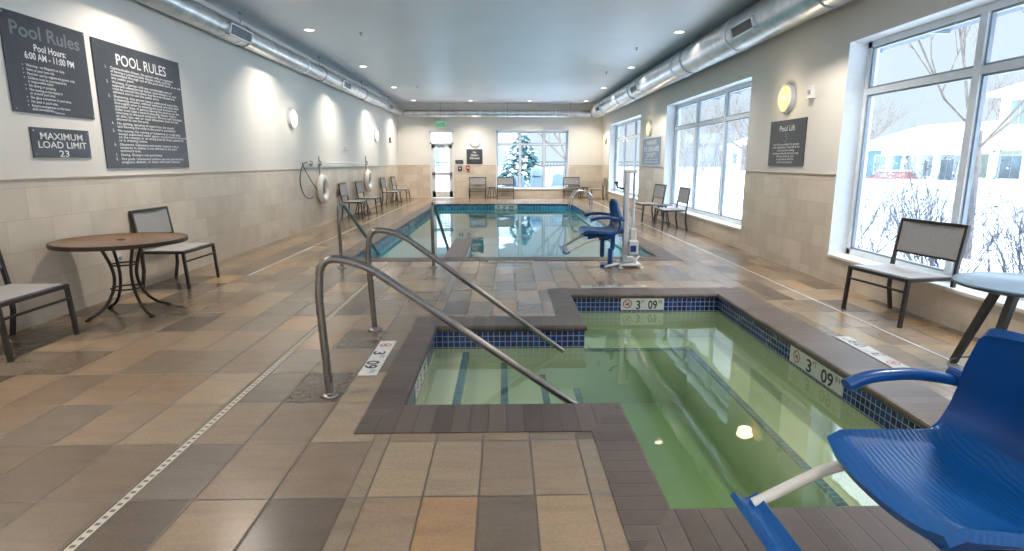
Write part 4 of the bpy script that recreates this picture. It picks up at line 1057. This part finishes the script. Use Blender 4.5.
bare_tree(3.4, 33, 6.5, 77, 'bare tree behind the right side of the back window', depth=4)
bare_tree(8.0, 9.72, 7.2, 71, 'bare tree close outside the near window whose boughs cross its top panes', depth=5, r=.05)
bare_tree(14, 30, 6.5, 72, 'bare tree seen through the far window on the right', depth=4)

def house(name, x, y0, y1, depth, h, roof_h, mat, label, wins, two=False, porch=None, rz=0.):
    o = empty(name, (x, (y0 + y1) / 2, -.15), rz); tag(o, label, 'house', 'houses across the snow'); Lh = (y1 - y0) / 2
    MB().box((0, -Lh, 0), (depth, Lh, h)).build('siding', M[mat], o)
    r = MB(); e = .5
    r.add([(-e, -Lh - e, h), (-e, Lh + e, h), (depth + e, Lh + e, h), (depth + e, -Lh - e, h), (depth / 2, -Lh * .55, h + roof_h), (depth / 2, Lh * .55, h + roof_h), (-e, -Lh - e, h - .18), (-e, Lh + e, h - .18), (depth + e, Lh + e, h - .18), (depth + e, -Lh - e, h - .18)],
          [(0, 1, 5, 4), (2, 3, 4, 5), (1, 2, 5), (3, 0, 4), (6, 7, 1, 0), (7, 8, 2, 1), (8, 9, 3, 2), (9, 6, 0, 3), (9, 8, 7, 6)])
    r.build('snowy_roof', M['roof_snow'], o)
    for yc, zc, w, hh in wins:
        f = MB(); f.box((-.07, yc - w / 2 - .1, zc - hh / 2 - .1), (.02, yc + w / 2 + .1, zc + hh / 2 + .1)); fo_ = f.build('window', M['house_white'], o)
        g = MB(); g.box((-.09, yc - w / 2, zc - hh / 2), (-.06, yc - .03, zc + hh / 2)); g.box((-.09, yc + .03, zc - hh / 2), (-.06, yc + w / 2, zc + hh / 2)); g.build('pane', M['win_dark'], fo_)
    if porch:
        ph, pd, n = porch
        pr_ = MB(); pr_.add([(-pd - .3, -Lh - .3, ph), (-pd - .3, Lh + .3, ph), (0, Lh + .3, ph + .55), (0, -Lh - .3, ph + .55), (-pd - .3, -Lh - .3, ph - .2), (-pd - .3, Lh + .3, ph - .2), (0, Lh + .3, ph - .2), (0, -Lh - .3, ph - .2)],
               [(0, 1, 2, 3), (4, 5, 1, 0), (5, 6, 2, 1), (6, 7, 3, 2), (7, 4, 0, 3), (7, 6, 5, 4)]); pr_.build('porch_roof', M['roof_snow'], o)
        for k in range(n):
            yy_ = -Lh + .2 + (2 * Lh - .4) * k / (n - 1)
            MB().box((-pd - .12, yy_ - .13, 0), (-pd + .12, yy_ + .13, ph - .2)).build('porch_column', M['house_white'], o)
        MB().box((-pd - .05, -Lh, 0), (-pd + .05, Lh, .9)).build('porch_rail', M[mat], o)
    return o
house('house', 25, 35.0, 41.8, 7, 2.55, 1.5, 'house_blue', 'low blue house with a snowy roof and white windows, seen through the near window', [(-2.4, 1.5, .9, .9), (.2, 1.45, 1.1, 1.1), (2.3, 1.45, 1.1, 1.1)])
house('house', 23.5, 29.6, 33.6, 6, 2.2, 1.6, 'house_white', 'small white house with a snow-covered porch between the blue and yellow houses', [(-.9, 1.2, .9, 1.1), (1., 1.2, .9, 1.1)], porch=(2.2, 1.3, 4))
house('house', 24, 21.1, 28.5, 7, 4.9, 1.5, 'house_yellow', 'two-storey pale yellow house with a porch at the right of the near window', [(2.5, 3.9, 1., 1.1), (.9, 3.9, 1., 1.1), (-1.2, 3.9, 1., 1.1), (2.5, 1.3, 1.2, 1.2), (.6, 1.3, 1.2, 1.2), (-1.6, 1.3, 1.2, 1.2)], porch=(2.35, 1.6, 5))
house('house', 30, 66, 80, 8, 3.6, 2., 'house_white', 'distant pale house seen through the middle window', [(-3, 2., 1.2, 1.2), (0, 2., 1.2, 1.2), (3, 2., 1.2, 1.2)])
# parked red car
car = tag(empty('car', (21.1, 31.4, -.02)), 'red parked car capped with snow in front of the blue house', 'car')
b = MB(); prof = [(-2.1, .30), (-2.05, .75), (-1.3, .86), (-.75, 1.30), (.75, 1.32), (1.35, .92), (2.0, .85), (2.1, .35)]
vs = [(-.8, y, z) for y, z in prof] + [(.8, y, z) for y, z in prof]; n = len(prof)
b.add(vs, [tuple(range(n)), tuple(range(2 * n - 1, n - 1, -1))] + [(i, (i + 1) % n, n + (i + 1) % n, n + i) for i in range(n)]); b.build('body', M['car_red'], car)
MB().cbox((-.81, -.65, .90), (.81, .7, 1.22), .03).build('side_windows', M['win_dark'], car)
MB().cbox((-.75, -.8, 1.30), (.75, .8, 1.42), .05).build('snow_cap', M['snow'], car)
for y in (-1.3, 1.3):
    for x in (-.72, .72): MB().lathe([(.16, -.1), (.33, -.1), (.33, .1), (.16, .1)], n=20, T=TF((x, y, .33), (0, 1, 0), (0, 0, 1))).build('wheel', M['black'], car)
car.scale = (.75, .75, .75)
# roof eaves outside the windows
ev = MB().cbox((RW + WT + .02, -3, 2.90), (4.90, 25, 3.12), .02).build('trim_2', M['eave']); struct(ev)
ex_ = MB()
for i in range(24): ex_.box((RW + WT + .03, -2.6 + i * 1.15, 2.87), (4.87, -2.56 + i * 1.15, 2.90))
ex_.build('soffit_batten', M['alu_dark'], ev)
# fence behind the building
def fence(org, ax, Lf, h, label):
    o = empty('metal_fence'); tag(o, label, 'fence'); T = TF(org, ax, (0, 0, 1))
    b = MB(); b.box((0, h - .05, -.02), (Lf, h, .02), 0, T); b.box((0, .15, -.02), (Lf, .19, .02), 0, T); b.box((0, h - .22, -.02), (Lf, h - .18, .02), 0, T); b.build('rails', M['fence'], o)
    n = int(Lf / .16); p = MB()
    for k in range(n): x = .08 + k * .16; p.box((x - .011, .05, -.011), (x + .011, h, .011), 0, T)
    p.build('pickets', M['fence'], o)
    return o
fence((-7, 30.5, -.1), (1, 0, 0), 6.6, 1.58, 'black metal picket fence seen through the glass of the back door')
fence((1.7, 30.5, -.1), (1, 0, 0), 7., 1.6, 'black metal picket fence outside the right half of the back window')

# patio furniture outside the back window
def patio_chair(x, y, rz, label, mat, s=1.):
    o = empty('patio_chair', (x, y, -.1), rz); tag(o, label, 'patio chair', 'patio furniture in the snow'); o.scale = (s, s, s)
    for sx in (-1, 1):
        MB().tube([(sx * .33, -.30, 0), (sx * .33, -.28, .58)], .03, 6).build('leg', M[mat], o)
        MB().tube([(sx * .30, .38, 0), (sx * .30, .28, .40)], .03, 6).build('leg', M[mat], o)
        MB().cbox((sx * .38 - .06, -.36, .58), (sx * .38 + .06, .36, .62), .01).build('armrest', M[mat], o)
    g = [[(-.29 + .58 * j / 4, -.30 + .58 * i / 4, .40 - .08 * i / 4) for j in range(5)] for i in range(5)]; MB().slab(g, .04).build('seat', M[mat], o)
    g = [[((-.29 + .58 * j / 4) * (1 - .12 * i / 4), .27 + .16 * i / 4, .34 + .72 * i / 4 - .04 * abs(j - 2) * (i / 4)) for j in range(5)] for i in range(5)]; MB().slab(g, .04).build('backrest', M[mat], o)
    g = [[(-.27 + .54 * j / 4, -.28 + .5 * i / 4, .47 - .06 * i / 4) for j in range(5)] for i in range(3)]; MB().slab(g, .07).build('snow_cushion', M['snow'], o)
patio_chair(2.50, 27.0, 0., 'snow-covered white patio chair right of the covered grill outside the back window', 'outdoor_white', 1.)
patio_chair(.80, 27.5, .2, 'snow-covered white patio chair left of the covered grill outside the back window', 'outdoor_white', .9)
patio_chair(.28, 26.5, -.1, 'slate blue patio chair in the left pane of the back window', 'outdoor_blue', .85)
gr = tag(empty('covered_grill', (1.50, 27.2, -.1)), 'pale tall covered grill standing in the snow outside the back window', 'grill')
MB().cbox((-.27, -.22, 0), (.27, .22, .95), .04).build('cart_cover', M['outdoor_white'], gr)
MB().lathe([(.30, 0), (.30, .12), (.24, .30), (.12, .40), (0, .42)], (0, 0, .95), 20).build('lid', M['outdoor_white'], gr)
MB().tube([(-.2, -.26, 1.05), (.2, -.26, 1.05)], .018, 8).build('handle', M['alu_dark'], gr)
sb_ = tag(empty('outdoor_building', (-4.2, 46, -.15)), 'pale flat building far behind the back door', 'building')
MB().box((-5.5, 0, 0), (5.2, 8, 4.2)).build('siding', M['house_white'], sb_)
r = MB(); r.add([(-6, -.5, 4.2), (5.7, -.5, 4.2), (5.7, 8.5, 4.2), (-6, 8.5, 4.2), (-4, 4, 5.6), (3.7, 4, 5.6)], [(0, 1, 5, 4), (1, 2, 5), (2, 3, 4, 5), (3, 0, 4), (3, 2, 1, 0)]); r.build('snowy_roof', M['roof_snow'], sb_)
for k in range(4): MB().box((-4.6 + k * 2.6, -.06, 1.3), (-3.4 + k * 2.6, .02, 2.7)).build('window', M['win_dark'], sb_)

# ------------------------------------------------------------------ world, light portals, camera
w = bpy.data.worlds.new('World'); scene.world = w; w.use_nodes = True; nt = w.node_tree; nt.nodes.clear()
out = nt.nodes.new('ShaderNodeOutputWorld'); bg = nt.nodes.new('ShaderNodeBackground')
tc = nt.nodes.new('ShaderNodeTexCoord'); sp = nt.nodes.new('ShaderNodeSeparateXYZ'); nt.links.new(tc.outputs['Generated'], sp.inputs[0])
HOR, ZEN = .95, 8.0
cr = nt.nodes.new('ShaderNodeValToRGB'); el = cr.color_ramp.elements
el[0].position = .0; el[0].color = (.84, .93, 1., 1); el[1].position = .6; el[1].color = (.80, .90, 1., 1)
nt.links.new(sp.outputs[2], cr.inputs[0]); nt.links.new(cr.outputs[0], bg.inputs[0])
mr = nt.nodes.new('ShaderNodeMapRange'); mr.interpolation_type = 'SMOOTHSTEP'; mr.inputs[1].default_value = .24; mr.inputs[2].default_value = .6; mr.inputs[3].default_value = HOR; mr.inputs[4].default_value = ZEN
nt.links.new(sp.outputs[2], mr.inputs[0]); nt.links.new(mr.outputs[0], bg.inputs[1])
nt.links.new(bg.outputs[0], out.inputs[0])
def portal(c, rot, sx, sy):
    ld = bpy.data.lights.new('window_portal', 'AREA'); ld.shape = 'RECTANGLE'; ld.size = sx; ld.size_y = sy; ld.cycles.is_portal = True
    o = bpy.data.objects.new('window_portal', ld); COL.objects.link(o); o.location = c; o.rotation_euler = rot
for a, b_ in W_R: portal((RW + .35, (a + b_) / 2, (WZ0 + WZ1) / 2), (0, PI / 2, 0), WZ1 - WZ0, b_ - a)
portal(((BWIN[0] + BWIN[1]) / 2, BW + .35, (BWIN[2] + BWIN[3]) / 2), (-PI / 2, 0, 0), BWIN[1] - BWIN[0], BWIN[3] - BWIN[2])
portal(((BDOOR[0] + BDOOR[1]) / 2, BW + .35, 1.4), (-PI / 2, 0, 0), .9, 2.6)

portal(((ADDED_WIN[0] + ADDED_WIN[1]) / 2, FW - .35, 1.62), (PI / 2, 0, 0), ADDED_WIN[1] - ADDED_WIN[0], ADDED_WIN[3] - ADDED_WIN[2])  # portal for the added window behind the camera
F, CX = 580., 518.
cam = bpy.data.cameras.new('camera'); co = bpy.data.objects.new('camera', cam); COL.objects.link(co)
cam.sensor_width = 36.; cam.lens = F / 1024 * 36; cam.shift_x = -(CX - 512) / 1024; cam.clip_start = .05; cam.clip_end = 500
p_ = math.atan((275.5 - 161.5) / F); y_ = math.atan((CX - 504.) / F * math.cos(p_))
f = Vector((math.sin(y_) * math.cos(p_), math.cos(y_) * math.cos(p_), -math.sin(p_))); r = Vector((math.cos(y_), -math.sin(y_), 0)); u = r.cross(f)
co.matrix_world = Matrix(((r.x, u.x, -f.x, 0), (r.y, u.y, -f.y, 0), (r.z, u.z, -f.z, 1.5), (0, 0, 0, 1)))
scene.camera = co
vs_ = scene.view_settings; vs_.view_transform = 'Standard'; vs_.look = 'None'; vs_.gamma = 1.; vs_.use_curve_mapping = False; vs_.exposure = .40
cy = scene.cycles; cy.max_bounces = 8; cy.diffuse_bounces = 5; cy.glossy_bounces = 4; cy.transparent_max_bounces = 16; cy.sample_clamp_indirect = 4.; cy.use_denoising = True
cy.caustics_reflective = False; cy.caustics_refractive = False
